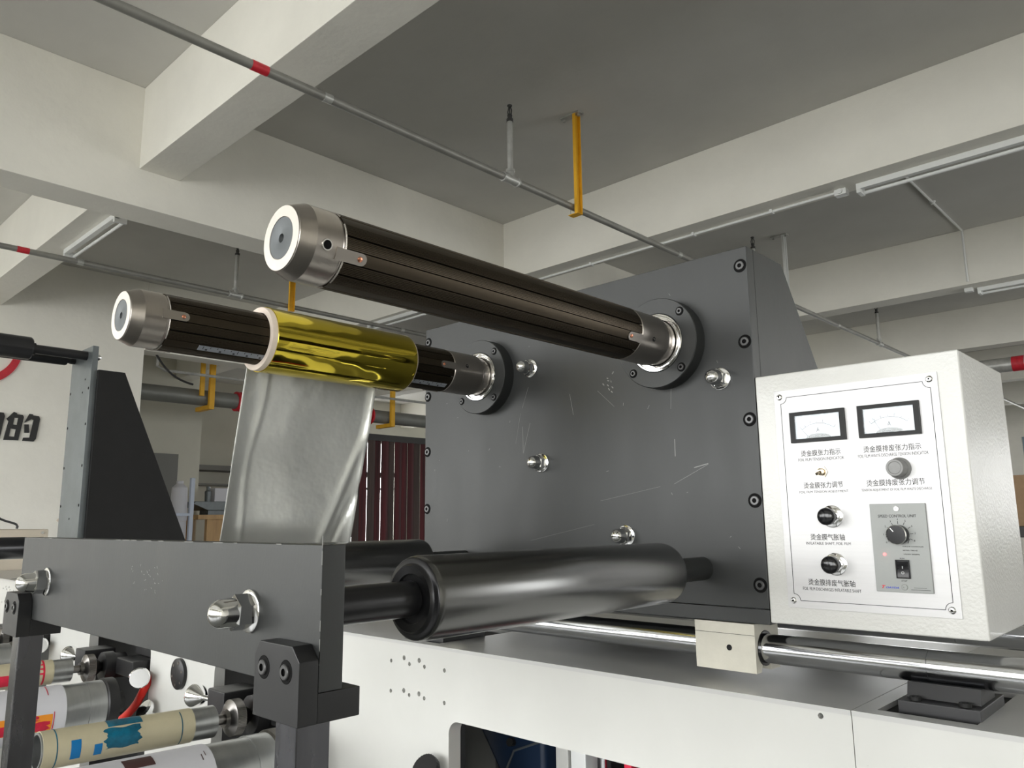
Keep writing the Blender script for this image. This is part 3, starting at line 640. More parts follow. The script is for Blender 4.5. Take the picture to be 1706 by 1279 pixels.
for x in SX:
    b = B(); lathe(b, [(0, 0.0702), (0.0235, 0.0703), (0.0248, 0.0693), (0.0248, 0.0465), (0.0245, 0.0462), (0.004, 0.0462), (0.004, 0.0)], (x, 1.0298, SZ), (0, -1, 0), 72)
    fl = obj('flange', b, 'black', t)
    b = B(); lathe(b, [(0.006, 0.0450), (0.0250, 0.0455), (0.0262, 0.0447), (0.0262, 0.0430), (0.0220, 0.0414), (0.0220, 0.0397), (0.0245, 0.0390), (0.0245, 0.0365), (0.006, 0.0358)], (x, 1.0298, SZ), (0, -1, 0), 64, close=False)
    obj('bearing_ring', b, 'chrome', fl)
    for a in (44, 134, 224, 314):
        socket_screw('cap_screw', x+0.0610*math.cos(math.radians(a)), SZ+0.0610*math.sin(math.radians(a)), 1.0051, fl, 0.0046)
# left neighbouring stand
t = thing('roll_stand_box', 'tall narrow grey plate with sloping black gusset at the far left', 'machine housing', (-3.3, 1.2, ZD))
b = B(); box(b, -3.452, -3.222, 1.03, 1.052, -0.2049, 0.687, 0.001)
for x in (-3.440, -3.236):
    for z in (0.52, 0.38, 0.22, 0.07, -0.08): lathe(b, [(0, 0.0055), (0.0008, 0.0055)], (x, 1.03, z), (0, -1, 0), 12, mi=1)
for x, z in ((-3.28, 0.56), (-3.30, 0.51), (-3.33, 0.02), (-3.29, -0.13)): lathe(b, [(0, 0.004), (0.0008, 0.004)], (x, 1.03, z), (0, -1, 0), 12, mi=1)
obj('front_plate', b, ['bluegrey', 'gap'], t)
for xa in (-3.224, -3.450):
    b = B(); prism(b, [(1.0525, -0.2049), (1.47, -0.2049), (1.47, -0.155), (1.150, 0.592), (1.0525, 0.592)], 'x', xa-0.0, xa+0.018); obj('gusset', b, 'blackflat', t)
b = B(); box(b, -3.46, -3.2, 1.03, 1.49, ZD+0.0005, -0.2053); obj('base_plate', b, 'blackflat', t)
def far_roller(x, z, y0, r, label, rj=0.018):
    t = thing('guide_roller', label, 'roller', (x, y0, z), 'black guide rollers on the left stand')
    b = B(); lathe(b, [(0, r*0.9), (0.006, r), (y0-0.006-(-0.2), r), (y0+0.2, r*0.9)], (x, -0.2, z), (0, 1, 0), 40); obj('drum', b, 'rollerblk', t)
    b = B(); lathe(b, [(0.0, r*0.55), (0.012, r*0.55), (0.012, rj), (1.0299-y0, rj)], (x, y0, z), (0, 1, 0), 24); obj('journal', b, 'rollerblk', t)
    b = B(); lathe(b, [(0, 0.010), (0.012, 0.010), (0.012, 0.014), (0.022, 0.013), (0.030, 0.006)], (x, 1.0521, z), (0, 1, 0), 20); obj('end_nut', b, 'chrome', t)
far_roller(-3.285, 0.655, 0.835, 0.043, 'thick black roller at the upper left edge')
far_roller(-3.425, 0.655, 1.00, 0.022, 'thin black bar roller below the thick one at the left edge', 0.014)
# ================================================================ GUIDE ROLLERS (near, on the support bar)
RX = (-0.594, -1.100); RZ = -0.0735
def guide_roller(x, label):
    t = thing('guide_roller', label, 'roller', (x, 0.49, RZ), 'dark rollers between the black bar and the box')
    b = B()
    prof = [(0.489, 0.0, 1), (0.489, 0.017, 1), (0.4885, 0.020, 1), (0.4885, 0.0225, 1), (0.486, 0.0235, 1), (0.484, 0.0305, 1), (0.487, 0.0320, 1), (0.488, 0.0335, 1), (0.488, 0.0368, 1), (0.4895, 0.0385, 0), (0.4935, 0.0397, 0), (0.496, 0.0400, 0), (0.915, 0.0400, 0), (0.921, 0.0388, 1), (0.921, 0.0, 1)]
    lathe(b, prof, (x, 0, RZ), (0, 1, 0), 96, close=False); obj('drum', b, ['roller', 'rollerblk'], t, angle=50)
    b = B(); lathe(b, [(0.3421, 0.0168), (0.486, 0.0168)], (x, 0, RZ), (0, 1, 0), 32); obj('journal', b, 'rollerblk', t)
    b = B(); lathe(b, [(0.9212, 0.0165), (1.0297, 0.0165)], (x, 0, RZ), (0, 1, 0), 32); obj('journal', b, 'black', t)
    dome_nut(x, -0.0700, 0.3218, t, 1.02)
guide_roller(RX[0], 'dark polished roller nearest the camera, below the big shaft')
guide_roller(RX[1], 'dark roller behind the black bar where the silver film runs down')
# third roller at left edge (belongs to the neighbouring unit)
t = thing('guide_roller', 'black roller at the left edge just behind the bar', 'roller', (-3.34, 0.5, RZ))
b = B(); lathe(b, [(0, 0.036), (0.006, 0.04), (0.50, 0.04), (0.506, 0.036)], (-3.35, 0.395, -0.085), (0, 1, 0), 40); obj('drum', b, 'rollerblk', t)
b = B(); lathe(b, [(0.0, 0.0165), (0.128, 0.0165)], (-3.35, 0.9015, -0.085), (0, 1, 0), 24); obj('journal', b, 'rollerblk', t)
b = B(); lathe(b, [(0.0, 0.0165), (0.075, 0.0165)], (-3.35, 0.32, -0.085), (0, 1, 0), 24); obj('journal', b, 'rollerblk', t)
# ================================================================ SUPPORT BAR with brackets and posts
t = thing('support_bar', 'long flat black bar across the lower left holding the roller ends', 'support bar', (-0.85, 0.33, ZF))
b = B(); box(b, -1.211, -0.494, 0.322, 0.342, -0.1190, -0.0170, 0.0008)
for i in range(30):
    x, z = -0.80+random.gauss(0, 0.02), -0.055+random.gauss(0, 0.008); l = random.uniform(0.0005, 0.0025); a = random.uniform(0, PI)
    quadline(b, (x, z), (x+l*math.cos(a), z+l*math.sin(a)), 0.0005, 0.322, 1, 0.0001)
for k in range(12):
    x = random.uniform(-1.19, -0.52); quadline(b, (x, -0.01715), (x+random.uniform(0.003, 0.02), -0.01715), 0.0005, 0.3222, 1, 0.0003)
for k in range(7):
    z = random.uniform(-0.115, -0.02); quadline(b, (-0.49425, z), (-0.49425, z+random.uniform(0.003, 0.012)), 0.0005, 0.3222, 1, 0.0003)
obj('bar', b, ['black', 'scratch'], t)
def bracket(xa, xb, t):
    b = B()
    prism(b, [(xa+0.006, -0.0865), (xb-0.010, -0.0865), (xb, -0.0965), (xb, -0.1396), (xa, -0.1396), (xa, -0.0965)], 'y', 0.306, 0.3217, bev=0.0008)
    box(b, xa, xb, 0.3216, 0.3575, -0.1396, -0.1192, 0.0008)
    br = obj('bracket', b, 'black2', t)
    for x in (xa+0.014, xb-0.017): socket_screw('cap_screw', x, -0.1045, 0.306, br, 0.0054)
bracket(-0.5555, -0.494, t); bracket(-1.212, -1.150, t)
for xa, xb in ((-0.5345, -0.5065), (-1.189, -1.161)):
    b = B(); box(b, xa, xb, 0.313, 0.341, ZF+0.012, -0.1400, 0.0012, seg=2); box(b, xa-0.04, xb+0.04, 0.28, 0.37, ZF, ZF+0.012, 0.002)
    obj('post', b, 'post', t, label='polished square post')

# ================================================================ AIR SHAFTS
def radial(x, th, r, y, dt=0.0):
    n = Vector((math.cos(th), 0, math.sin(th))); tt = Vector((-math.sin(th), 0, math.cos(th)))
    return Vector((x, y, SZ)) + n*r + tt*dt
def air_shaft(x, th0, label, ruler=None, side_hole=None):
    t = thing('air_shaft', label, 'shaft', (x, 0.362, SZ), 'inflatable shafts on the black box')
    th0 = math.radians(th0); R = 0.0383
    # gripping segments with fine grooves
    prof = []
    for k in range(6):
        c = math.degrees(th0)+60*k
        for a in (-10.2, -9.4): prof.append((c+a, R-0.0035))
        for i in range(7): prof.append((c-9.2+18.4*i/6, R-0.0005))
        for a in (9.4, 10.2): prof.append((c+a, R-0.0035))
        a = 10.5
        while a < 49.4:
            if abs(a+1.3-30) < 1.3: prof += [(c+a, R-0.003), (c+a+2.2, R-0.003)]
            else: prof += [(c+a, R-0.0006), (c+a+0.35, R), (c+a+1.9, R), (c+a+2.25, R-0.0006)]
            a += 2.6
    prof.sort(key=lambda p: p[0])
    b = B(); ya, yb = 0.4095, 0.912
    ra = [b.verts.new(radial(x, math.radians(a), r, ya)) for a, r in prof]; rb = [b.verts.new(radial(x, math.radians(a), r, yb)) for a, r in prof]
    n = len(prof)
    for i in range(n):
        f = b.faces.new((ra[i], ra[(i+1) % n], rb[(i+1) % n], rb[i]))
        if prof[i][1] < R-0.002 and prof[(i+1) % n][1] < R-0.002: f.material_index = 1
    b.faces.new(ra); b.faces.new(rb)
    obj('gripping_sleeve', b, ['shaft', 'gap'], t, angle=25)
    b = B(); e = [(0.3665, 0.0), (0.3665, 0.0038), (0.362, 0.0046), (0.362, 0.0318), (0.3626, 0.0324), (0.3775, 0.0382), (0.4055, 0.0382), (0.4065, 0.0372), (0.4110, 0.0365)]
    lathe(b, e, (x, 0, SZ), (0, 1, 0), 96, close=False); hd = obj('end_head', b, 'steel', t, angle=14)
    b = B(); lathe(b, [(0.3617, 0.0205), (0.3614, 0.0205), (0.3614, 0.0048), (0.3616, 0.0044), (0.368, 0.0036), (0.368, 0.0)], (x, 0, SZ), (0, 1, 0), 64, close=False); obj('end_insert', b, ['greycap'], hd)
    b = B(); lathe(b, [(0.36155, 0.0212), (0.3612, 0.0212), (0.3612, 0.0316), (0.36155, 0.0318)], (x, 0, SZ), (0, 1, 0), 64, close=False); obj('end_face', b, 'steelface', hd)
    # serrated bright edge of the sleeve segments
    b = B()
    for k in range(6):
        c = th0+math.radians(60*k+30)
        for i in range(24):
            a = c+math.radians(-20+40*i/23); p = radial(x, a, R-0.0008, 0.4088); q = radial(x, a, R+0.0002, 0.4100)
            T = Vector((-math.sin(a), 0, math.cos(a)))*0.00045
            vs = [b.verts.new(v) for v in (p-T, p+T, q+T, q-T)]; b.faces.new(vs)
    obj('serrated_rim', b, 'steelface', hd, fix=False)
    # rear collar and neck
    b = B(); lathe(b, [(0.9085, 0.0366), (0.9135, 0.0370), (0.9145, 0.0381), (0.983, 0.0381), (0.985, 0.0365), (0.985, 0.0350), (1.0235, 0.0350)], (x, 0, SZ), (0, 1, 0), 80); rc = obj('rear_collar', b, 'steel', t, angle=30)
    b = B(); lathe(b, [(0, 0.0034), (0.0007, 0.0034), (0.0007, 0.0024), (0.0001, 0.002), (0.0001, 0)], radial(x, th0+math.radians(6), 0.0380, 0.9425), (math.cos(th0+0.2), 0, math.sin(th0+0.2)), 16, close=False); obj('grub_screw', b, 'knobblk', rc)
    # tabs with copper rivets, front and rear
    for k in (0, 2, 4) if True else ():
        th = th0+math.radians(60*k); nn = Vector((math.cos(th), 0, math.sin(th))); tg = Vector((-math.sin(th), 0, math.cos(th)))
        for y0, y1, ry in ((0.399, 0.4345, 0.4265), (0.880, 0.914, 0.8865)):
            b = B(); pts = []
            yy0, yy1 = (y0, y1)
            rr = 0.0062
            if ry < 0.6: poly = [(yy0, -rr), (yy1-rr, -rr)] + [(yy1-rr+rr*math.sin(a), -rr*math.cos(a)) for a in [PI*i/8 for i in range(1, 8)]] + [(yy1-rr, rr), (yy0, rr)]
            else: poly = [(yy1, rr), (yy0+rr, rr)] + [(yy0+rr-rr*math.sin(a), rr*math.cos(a)) for a in [PI*i/8 for i in range(1, 8)]] + [(yy0+rr, -rr), (yy1, -rr)]
            lo = [b.verts.new(Vector((x, yy, SZ))+nn*0.0372+tg*s) for yy, s in poly]; hi = [b.verts.new(Vector((x, yy, SZ))+nn*0.0392+tg*s) for yy, s in poly]
            b.faces.new(lo); b.faces.new(hi)
            for i in range(len(poly)): b.faces.new((lo[i], lo[(i+1) % len(poly)], hi[(i+1) % len(poly)], hi[i]))
            tb = obj('retaining_tab', b, 'steel', t)
            b = B(); lathe(b, [(0, 0.0028), (0.0008, 0.0026), (0.0014, 0.0014), (0.0015, 0)], Vector((x, ry, SZ))+nn*0.0392, nn, 16, close=False); obj('rivet', b, 'copper', tb)
    if side_hole is not None:
        a = math.radians(side_hole); b = B(); lathe(b, [(0, 0.0058, 0), (0.0008, 0.0056, 0), (0.0008, 0.0044, 1), (0.0002, 0.0038, 1), (0.0002, 0, 1)], radial(x, a, 0.0381, 0.3885), (math.cos(a), 0, math.sin(a)), 24, close=False); obj('set_screw', b, ['chrome', 'gap'], hd)
    if ruler is not None:
        a = math.radians(ruler); nn = Vector((math.cos(a), 0, math.sin(a))); tg = Vector((-math.sin(a), 0, math.cos(a)))
        b = B()
        def rq(y0, y1, s0, s1, h0, h1, mi):
            vs = [b.verts.new(Vector((x, yy, SZ))+nn*h+tg*s) for h in (h0, h1) for yy in (y0, y1) for s in (s0, s1)]
            for f in ((0, 1, 3, 2), (4, 6, 7, 5), (0, 4, 5, 1), (2, 3, 7, 6), (0, 2, 6, 4), (1, 5, 7, 3)): b.faces.new([vs[i] for i in f]).material_index = mi
        rq(0.456, 0.905, -0.0042, 0.0042, 0.0372, 0.0384, 0)
        y = 0.462; i = 0
        while y < 0.90:
            rq(y, y+0.0009, 0.0042-(0.0055 if i % 5 == 0 else 0.003), 0.0042, 0.0384, 0.0386, 1); y += 0.010; i += 1
            if i % 2: rq(y-0.006, y-0.003, -0.003, -0.0005, 0.0384, 0.0386, 1)
        obj('measuring_scale', b, ['tape', 'ink'], t)
    return t
air_shaft(SX[0], -22, 'large bare bronze inflatable shaft, the upper right one', side_hole=-14)
air_shaft(SX[1], 4, 'smaller bronze inflatable shaft passing through the gold foil roll', ruler=-56)
# gold foil roll
t = thing('foil_roll', 'shiny gold foil roll on a cardboard core around the smaller shaft', 'foil roll', (SX[1], 0.56, SZ-0.049))
b = B(); lathe(b, [(0.552, 0.0390), (0.552, 0.0468), (0.553, 0.0474), (0.8205, 0.0474), (0.821, 0.0470), (0.821, 0.0390), (0.552, 0.0390)], (SX[1], 0, SZ), (0, 1, 0), 80, close=False)
obj('cardboard_core', b, 'core', t)
b = B(); prof = [(0.5600, 0.0476), (0.5600, 0.0487)] + [(0.5603+0.2572*i/40, 0.0490+0.00008*math.sin(i*0.9)) for i in range(41)] + [(0.8180, 0.0487), (0.8180, 0.0476)]
lathe(b, prof, (SX[1], 0, SZ), (0, 1, 0), 128, close=False); obj('gold_foil', b, 'gold', t)
# silver film
b = B(); NU, NV = 70, 90; grid = []
for j in range(NV+1):
    v = j/NV; z = 0.262-0.345*v; row = []
    for i in range(NU+1):
        u = i/NU
        y = 0.566-0.006*v + u*(0.243-0.004*v)
        x = -1.0872-0.076*v
        x += 0.0022*math.sin(u*5.0+v*2.2+0.4)*(0.35+v) + 0.0014*math.sin(u*11-v*6) * v
        # curled left edge, long diagonal folds near the right
        x += 0.012*max(0, (0.14-u)/0.14)**2*(0.3+0.7*v)
        c = u-(1.02-0.42*max(0, v-0.25)); x += 0.0040*math.exp(-(c/0.030)**2)*min(1, v*2)
        c = u-(1.30-0.50*v); x -= 0.0055*math.exp(-(c/0.022)**2)*v
        c = u-0.14-0.02*math.sin(v*9); x += 0.0016*math.exp(-(c/0.018)**2)
        x += 0.007*max(0, (u-0.94)/0.06)**2
        row.append(b.verts.new((x, y, z)))
    grid.append(row)
for j in range(NV):
    for i in range(NU): b.faces.new((grid[j][i], grid[j][i+1], grid[j+1][i+1], grid[j+1][i]))
t = obj('silver_film', b, 'film', None, angle=180, origin=(-1.1, 0.68, -0.07)); tag(t, 'creased silver film hanging down from the gold roll', 'film')
sm = t.modifiers.new('thickness', 'SOLIDIFY'); sm.thickness = 0.0003

# ================================================================ CONTROL BOX
CX0, CX1, CZ0, CZ1, CY = -0.4955, -0.2355, -0.1420, 0.1955, 1.030
t = thing('control_box', 'white metal control box with meters and knobs at the right', 'control box', ((CX0+CX1)/2, CY, CZ0)); cb = t
b = B(); box(b, CX0, CX1, CY, 1.250, CZ0, CZ1, 0.0022, seg=3); obj('enclosure', b, 'boxwhite', t)
PY = CY-0.0018
b = B(); box(b, -0.4680, -0.2605, PY, CY-0.0001, -0.1193, 0.1713, 0.0003); pl = obj('face_plate', b, 'plate', t)
b = B(); L_, R_, Tt, Bb = -0.4590, -0.2690, 0.1610, -0.1098; rr = 0.0085; lw = 0.0007
def arcline(cx, cz, a0, a1, r, w):
    n = 8
    for i in range(n):
        a, c = math.radians(a0+(a1-a0)*i/n), math.radians(a0+(a1-a0)*(i+1)/n)
        quadline(b, (cx+r*math.cos(a), cz+r*math.sin(a)), (cx+r*math.cos(c), cz+r*math.sin(c)), w, PY)
quadline(b, (L_+rr, Tt), (R_-rr, Tt), lw, PY); quadline(b, (L_+rr, Bb), (R_-rr, Bb), lw, PY); quadline(b, (L_, Bb+rr), (L_, Tt-rr), lw, PY); quadline(b, (R_, Bb+rr), (R_, Tt-rr), lw, PY)
arcline(L_, Tt, -90, 0, rr, lw); arcline(R_, Tt, 180, 270, rr, lw); arcline(L_, Bb, 0, 90, rr, lw); arcline(R_, Bb, 90, 180, rr, lw)
obj('border_line', b, 'ink', pl)
for x, z in ((-0.4603, 0.1622), (-0.2697, 0.1632), (-0.4603, -0.1100), (-0.2706, -0.1100)):
    b = B(); lathe(b, [(0, 0.0042, 0), (0.0006, 0.0042, 0), (0.0020, 0.0028, 0), (0.0022, 0.0016, 0), (0.0022, 0.0013, 1), (0.0012, 0.001, 1), (0.0012, 0, 1)], (x, PY, z), (0, -1, 0), 24, close=False); obj('screw', b, ['chrome', 'gap'], pl)
b = B()
ROWS = [('烫金膜张力指示', -.4357, -.3830, .0785, .0868), ('FOIL FILM TENSION INDICATOR', -.4397, -.3792, .0722, .0762),
        ('烫金膜排废张力指示', -.3541, -.2860, .0785, .0868), ('FOIL FILM WASTE DISCHARGE TENSION INDICATOR', -.3613, -.2786, .0722, .0762),
        ('烫金膜张力调节', -.4351, -.3834, .0358, .0441), ('FOIL FILM TENSION ADJUSTMENT', -.4416, -.3771, .0288, .0328),
        ('烫金膜排废张力调节', -.3539, -.2859, .0358, .0441), ('TENSION ADJUSTMENT OF FOIL FILM WASTE DISCHARGE', -.3610, -.2786, .0288, .0328),
        ('烫金膜气胀轴', -.4311, -.3866, -.0315, -.0233), ('INFLATABLE SHAFT, FOIL FILM', -.4374, -.3799, -.0377, -.0338),
        ('烫金膜排废气胀轴', -.4385, -.3785, -.0893, -.0811), ('FOIL FILM DISCHARGES INFLATABLE SHAFT', -.4463, -.3716, -.0958, -.0919)]
for s, x0, x1, z0, z1 in ROWS: text(b, s, x0, x1, z0, z1, PY-0.00002, bold=0.006 if ord(s[0]) > 200 else 0.0)
obj('lettering', b, 'ink', pl)
def meter(x0, x1, z0, z1, needle, label):
    m = B(); fw = 0.0065
    plate2d(m, [[(x0, z0), (x1, z0), (x1, z1), (x0, z1)], [(x0+fw, z0+fw*.75), (x1-fw, z0+fw*.75), (x1-fw, z1-fw*.75), (x0+fw, z1-fw*.75)]], PY-0.0045, PY-0.0001)
    mo = obj('panel_meter', m, 'mattblk', cb, label=label)
    m = B(); box(m, x0+fw, x1-fw, PY-0.0008, PY-0.0002, z0+fw*.75, z1-fw*.75); obj('dial', m, 'dial', mo)
    m = B(); cx, cz, r = (x0+x1)/2, z0-0.010, 0.0345
    def al(a0, a1, r, w, n=16):
        for i in range(n):
            a, c = math.radians(a0+(a1-a0)*i/n), math.radians(a0+(a1-a0)*(i+1)/n)
            quadline(m, (cx+r*math.cos(a), cz+r*math.sin(a)), (cx+r*math.cos(c), cz+r*math.sin(c)), w, PY-0.0009, 0, 0.0001)
    al(128, 52, r, 0.00045)
    for i, a in enumerate((128, 118, 105, 92, 79, 66, 52)):
        ca, sa = math.cos(math.radians(a)), math.sin(math.radians(a)); l = 0.0045 if i % 2 == 0 else 0.003
        quadline(m, (cx+r*ca, cz+r*sa), (cx+(r+l)*ca, cz+(r+l)*sa), 0.00045, PY-0.0009, 0, 0.0001)
    a = math.radians(needle); quadline(m, (cx+0.018*math.cos(a), cz+0.018*math.sin(a)), (cx+(r+0.005)*math.cos(a), cz+(r+0.005)*math.sin(a)), 0.0004, PY-0.0009, 0, 0.0001)
    text(m, 'A', cx-0.0022, cx+0.0022, z0+0.0130, z0+0.0185, PY-0.0009)
    obj('scale_marks', m, 'ink', mo)
    m = B(); pts = [(cx+0.0165*math.cos(math.radians(a)), z0+fw*.75+0.006*math.sin(math.radians(a))) for a in range(0, 181, 15)]; prism(m, pts, 'y', PY-0.0013, PY-0.001); obj('pointer_cover', m, 'ctrl', mo)
    m = B(); box(m, x0+fw, x1-fw, PY-0.0035, PY-0.0031, z0+fw*.75, z1-fw*.75); obj('cover', m, 'lens', mo)
meter(-.4465, -.3733, .0974, .1387, 128, 'ammeter at the upper left with pointer at rest'); meter(-.3567, -.2833, .0972, .1385, 120, 'ammeter at the upper right')
# toggle
b = B(); lathe(b, [(0.0, 0.0080), (0.0016, 0.0080)], (-.4096, PY, .0570), (0, -1, 0), 6); lathe(b, [(0.0, 0.0048), (0.005, 0.0048), (0.0055, 0.003)], (-.4096, PY, .0570), (0, -1, 0), 20)
tube(b, [(-.4096, PY-0.004, .0570), (-.4106, PY-0.011, .0550), (-.4110, PY-0.014, .0540)], 0.0019, 10); obj('toggle_switch', b, 'brass', cb)
# grey fluted knob
b = B(); lathe(b, [(0, 0.0135), (0.0020, 0.0135), (0.0050, 0.0112), (0.0055, 0.0114), (0.0190, 0.0106), (0.0202, 0.0098), (0.0202, 0.0078), (0.0195, 0.0070), (0.0195, 0)], (-.3128, PY, .0567), (0, -1, 0), 60, close=False, knurl=(3, 4)); obj('adjusting_knob', b, 'knobgrey', cb)
for x, z in ((-.4005, -.0010), (-.4005, -.0615)):
    b = B(); lathe(b, [(0, 0.0142), (0.0012, 0.0142), (0.0018, 0.0132)], (x, PY, z), (0, -1, 0), 40); lathe(b, [(0.0018, 0.0112), (0.0058, 0.0112), (0.0066, 0.0098)], (x, PY, z), (0, -1, 0), 6); ps = obj('pull_switch', b, 'chrome', cb)
    b = B(); prof = [(0.006, 0.0070), (0.012, 0.0070), (0.0135, 0.0085), (0.0150, 0.0108)] + [(0.0215+0.0050*math.sin(a), 0.0110*math.cos(a)) for a in [PI/2*i/8 for i in range(9)]]
    prof[-1] = (prof[-1][0], 0.0); lathe(b, prof, (x, PY, z), (0, -1, 0), 36, close=False); obj('button', b, 'knobblk', ps, label='glossy black pull button')
# speed controller
b = B(); box(b, -.3520, -.2875, PY-0.0035, PY-0.0001, -.0922, .0138, 0.0006); sp = obj('speed_controller', b, 'ctrl', cb, label='grey speed control plate')
SY = PY-0.0035
b = B()
text(b, 'SPEED CONTROL UNIT', -.3425, -.2985, -.0030, .0005, SY-0.00002, bold=0.01)
kx, kz = -.3196, -.0235
for i, a in enumerate((212, 180, 148, 120, 92, 64, 34, 4, -24)):
    ca, sa = math.cos(math.radians(a)), math.sin(math.radians(a)); quadline(b, (kx+0.0125*ca, kz+0.0125*sa), (kx+0.0160*ca, kz+0.0160*sa), 0.0006, SY)
    text(b, str(i) if i < 8 else '8', kx+0.0182*ca-(0.0002 if i == 1 else 0.0007), kx+0.0182*ca+(0.0002 if i == 1 else 0.0007), kz+0.0182*sa-0.0011, kz+0.0182*sa+0.0011, SY)
quadline(b, (kx+0.0122*math.cos(math.radians(-24)), kz+0.0122*math.sin(math.radians(-24))), (kx+0.009, kz-0.0105), 0.0009, SY)
text(b, 'TORQUE CONTROLLER', -.3175, -.2935, -.0387, -.0372, SY-0.00002, bold=0.02); text(b, 'MODEL: TMA-4Z', -.3170, -.3005, -.0432, -.0417, SY-0.00002, bold=0.02); text(b, '1A220V 50/60Hz', -.3165, -.2985, -.0477, -.0462, SY-0.00002, bold=0.02)
text(b, 'RUN', -.3215, -.3165, -.0530, -.0513, SY-0.00002, bold=0.01); text(b, 'STOP', -.3220, -.3155, -.0795, -.0776, SY-0.00002, bold=0.01)
quadline(b, (-.3085, -.0862), (-.2945, -.0862), 0.0004, SY); quadline(b, (-.3120, -.0886), (-.2905, -.0886), 0.0005, SY)
obj('lettering', b, 'ink', sp)
b = B(); text(b, 'T', -.3452, -.3408, -.0882, -.0846, SY-0.00002, bold=0.04, shear=0.35); obj('logo_initial', b, 'redpaint', sp, label='red slanted letter')
b = B(); text(b, 'OAYDA', -.3405, -.3255, -.0882, -.0860, SY-0.00002, bold=0.03, shear=0.3); obj('logo_word', b, 'blueink', sp, label='blue slanted word')
b = B(); lathe(b, [(0, 0.0036), (0.0005, 0.0036), (0.0012, 0.003), (0.0012, 0.0011), (0.0004, 0.001), (0.0004, 0)], (-.3203, SY, .0075), (0, -1, 0), 24, close=False); obj('screw', b, 'plate', sp)
b = B(); lathe(b, [(0, 0.0036), (0.0005, 0.0036), (0.0012, 0.003), (0.0012, 0.0011), (0.0004, 0.001), (0.0004, 0)], (-.3190, SY, -.0860), (0, -1, 0), 24, close=False); obj('screw', b, 'ctrl', sp)
b = B(); lathe(b, [(0, 0.0116), (0.0115, 0.0113), (0.0125, 0.0106), (0.0125, 0.0)], (kx, SY, kz), (0, -1, 0), 60, close=False); kn = obj('dial_knob', b, 'knobblk', sp)
b = B(); lathe(b, [(0.0110, 0.0117), (0.0122, 0.0115), (0.0128, 0.0107)], (kx, SY, kz), (0, -1, 0), 60, close=False); obj('bright_rim', b, 'chrome', kn)
b = B(); a = math.radians(128); quadline(b, (kx+0.0045*math.cos(a), kz+0.0045*math.sin(a)), (kx+0.0102*math.cos(a), kz+0.0102*math.sin(a)), 0.0010, SY-0.0126); obj('pointer_line', b, 'white_ink', kn)
b = B(); lathe(b, [(0, 0.0018), (0.001, 0.0017), (0.0018, 0.001), (0.002, 0)], (-.3385, SY, -.0475), (0, -1, 0), 16, close=False); obj('red_lamp', b, 'redled', sp, label='lit red lamp')
b = B(); plate2d(b, [[(-.3268, -.0757), (-.3108, -.0757), (-.3108, -.0537), (-.3268, -.0537)], [(-.3253, -.0745), (-.3123, -.0745), (-.3123, -.0552), (-.3253, -.0552)]], SY-0.002, SY); sw = obj('rocker_switch', b, 'knobblk', sp)
b = B(); prism(b, [(SY-0.0026, -.0555), (SY-0.0010, -.0640), (SY-0.0026, -.0742), (SY, -.0742), (SY, -.0555)], 'x', -.3252, -.3124); obj('rocker', b, 'knobblk', sw)
b = B(); text(b, 'I', -.3192, -.3186, -.0640, -.0612, SY-0.0022); text(b, 'O', -.3204, -.3172, -.0706, -.0674, SY-0.0024); obj('switch_marks', b, 'white_ink', sw)

# ================================================================ PRINTING STATIONS (lower left)
TILT = Matrix.Rotation(math.radians(-1.5), 3, 'X')
def tilt(bm, piv=(0, 0.82, -0.41)):
    p = Vector(piv)
    for v in bm.verts: v.co = p + TILT @ (v.co - p)
    return bm
def patch(bm, cx, cz, r, y0, y1, a0, a1, mi=0, wav=0.0, n=14, m=10):
    """printed patch following a cylinder's skin, 0.3 mm proud"""
    rows = []
    for j in range(m+1):
        row = []
        for i in range(n+1):
            a = math.radians(a0+(a1-a0)*i/n); y = y0+(y1-y0)*j/m
            if wav and (j in (0, m)): y += wav*(math.sin(i*0.85+j)+0.6*math.sin(i*1.9))
            if wav and (i in (0, n)): a += wav*14*math.sin(j*0.9)
            row.append(bm.verts.new((cx+(r+0.0004)*math.cos(a), y, cz+(r+0.0004)*math.sin(a))))
        rows.append(row)
    for A, C in zip(rows, rows[1:]):
        for i in range(n): bm.faces.new((A[i], A[i+1], C[i+1], C[i])).material_index = mi
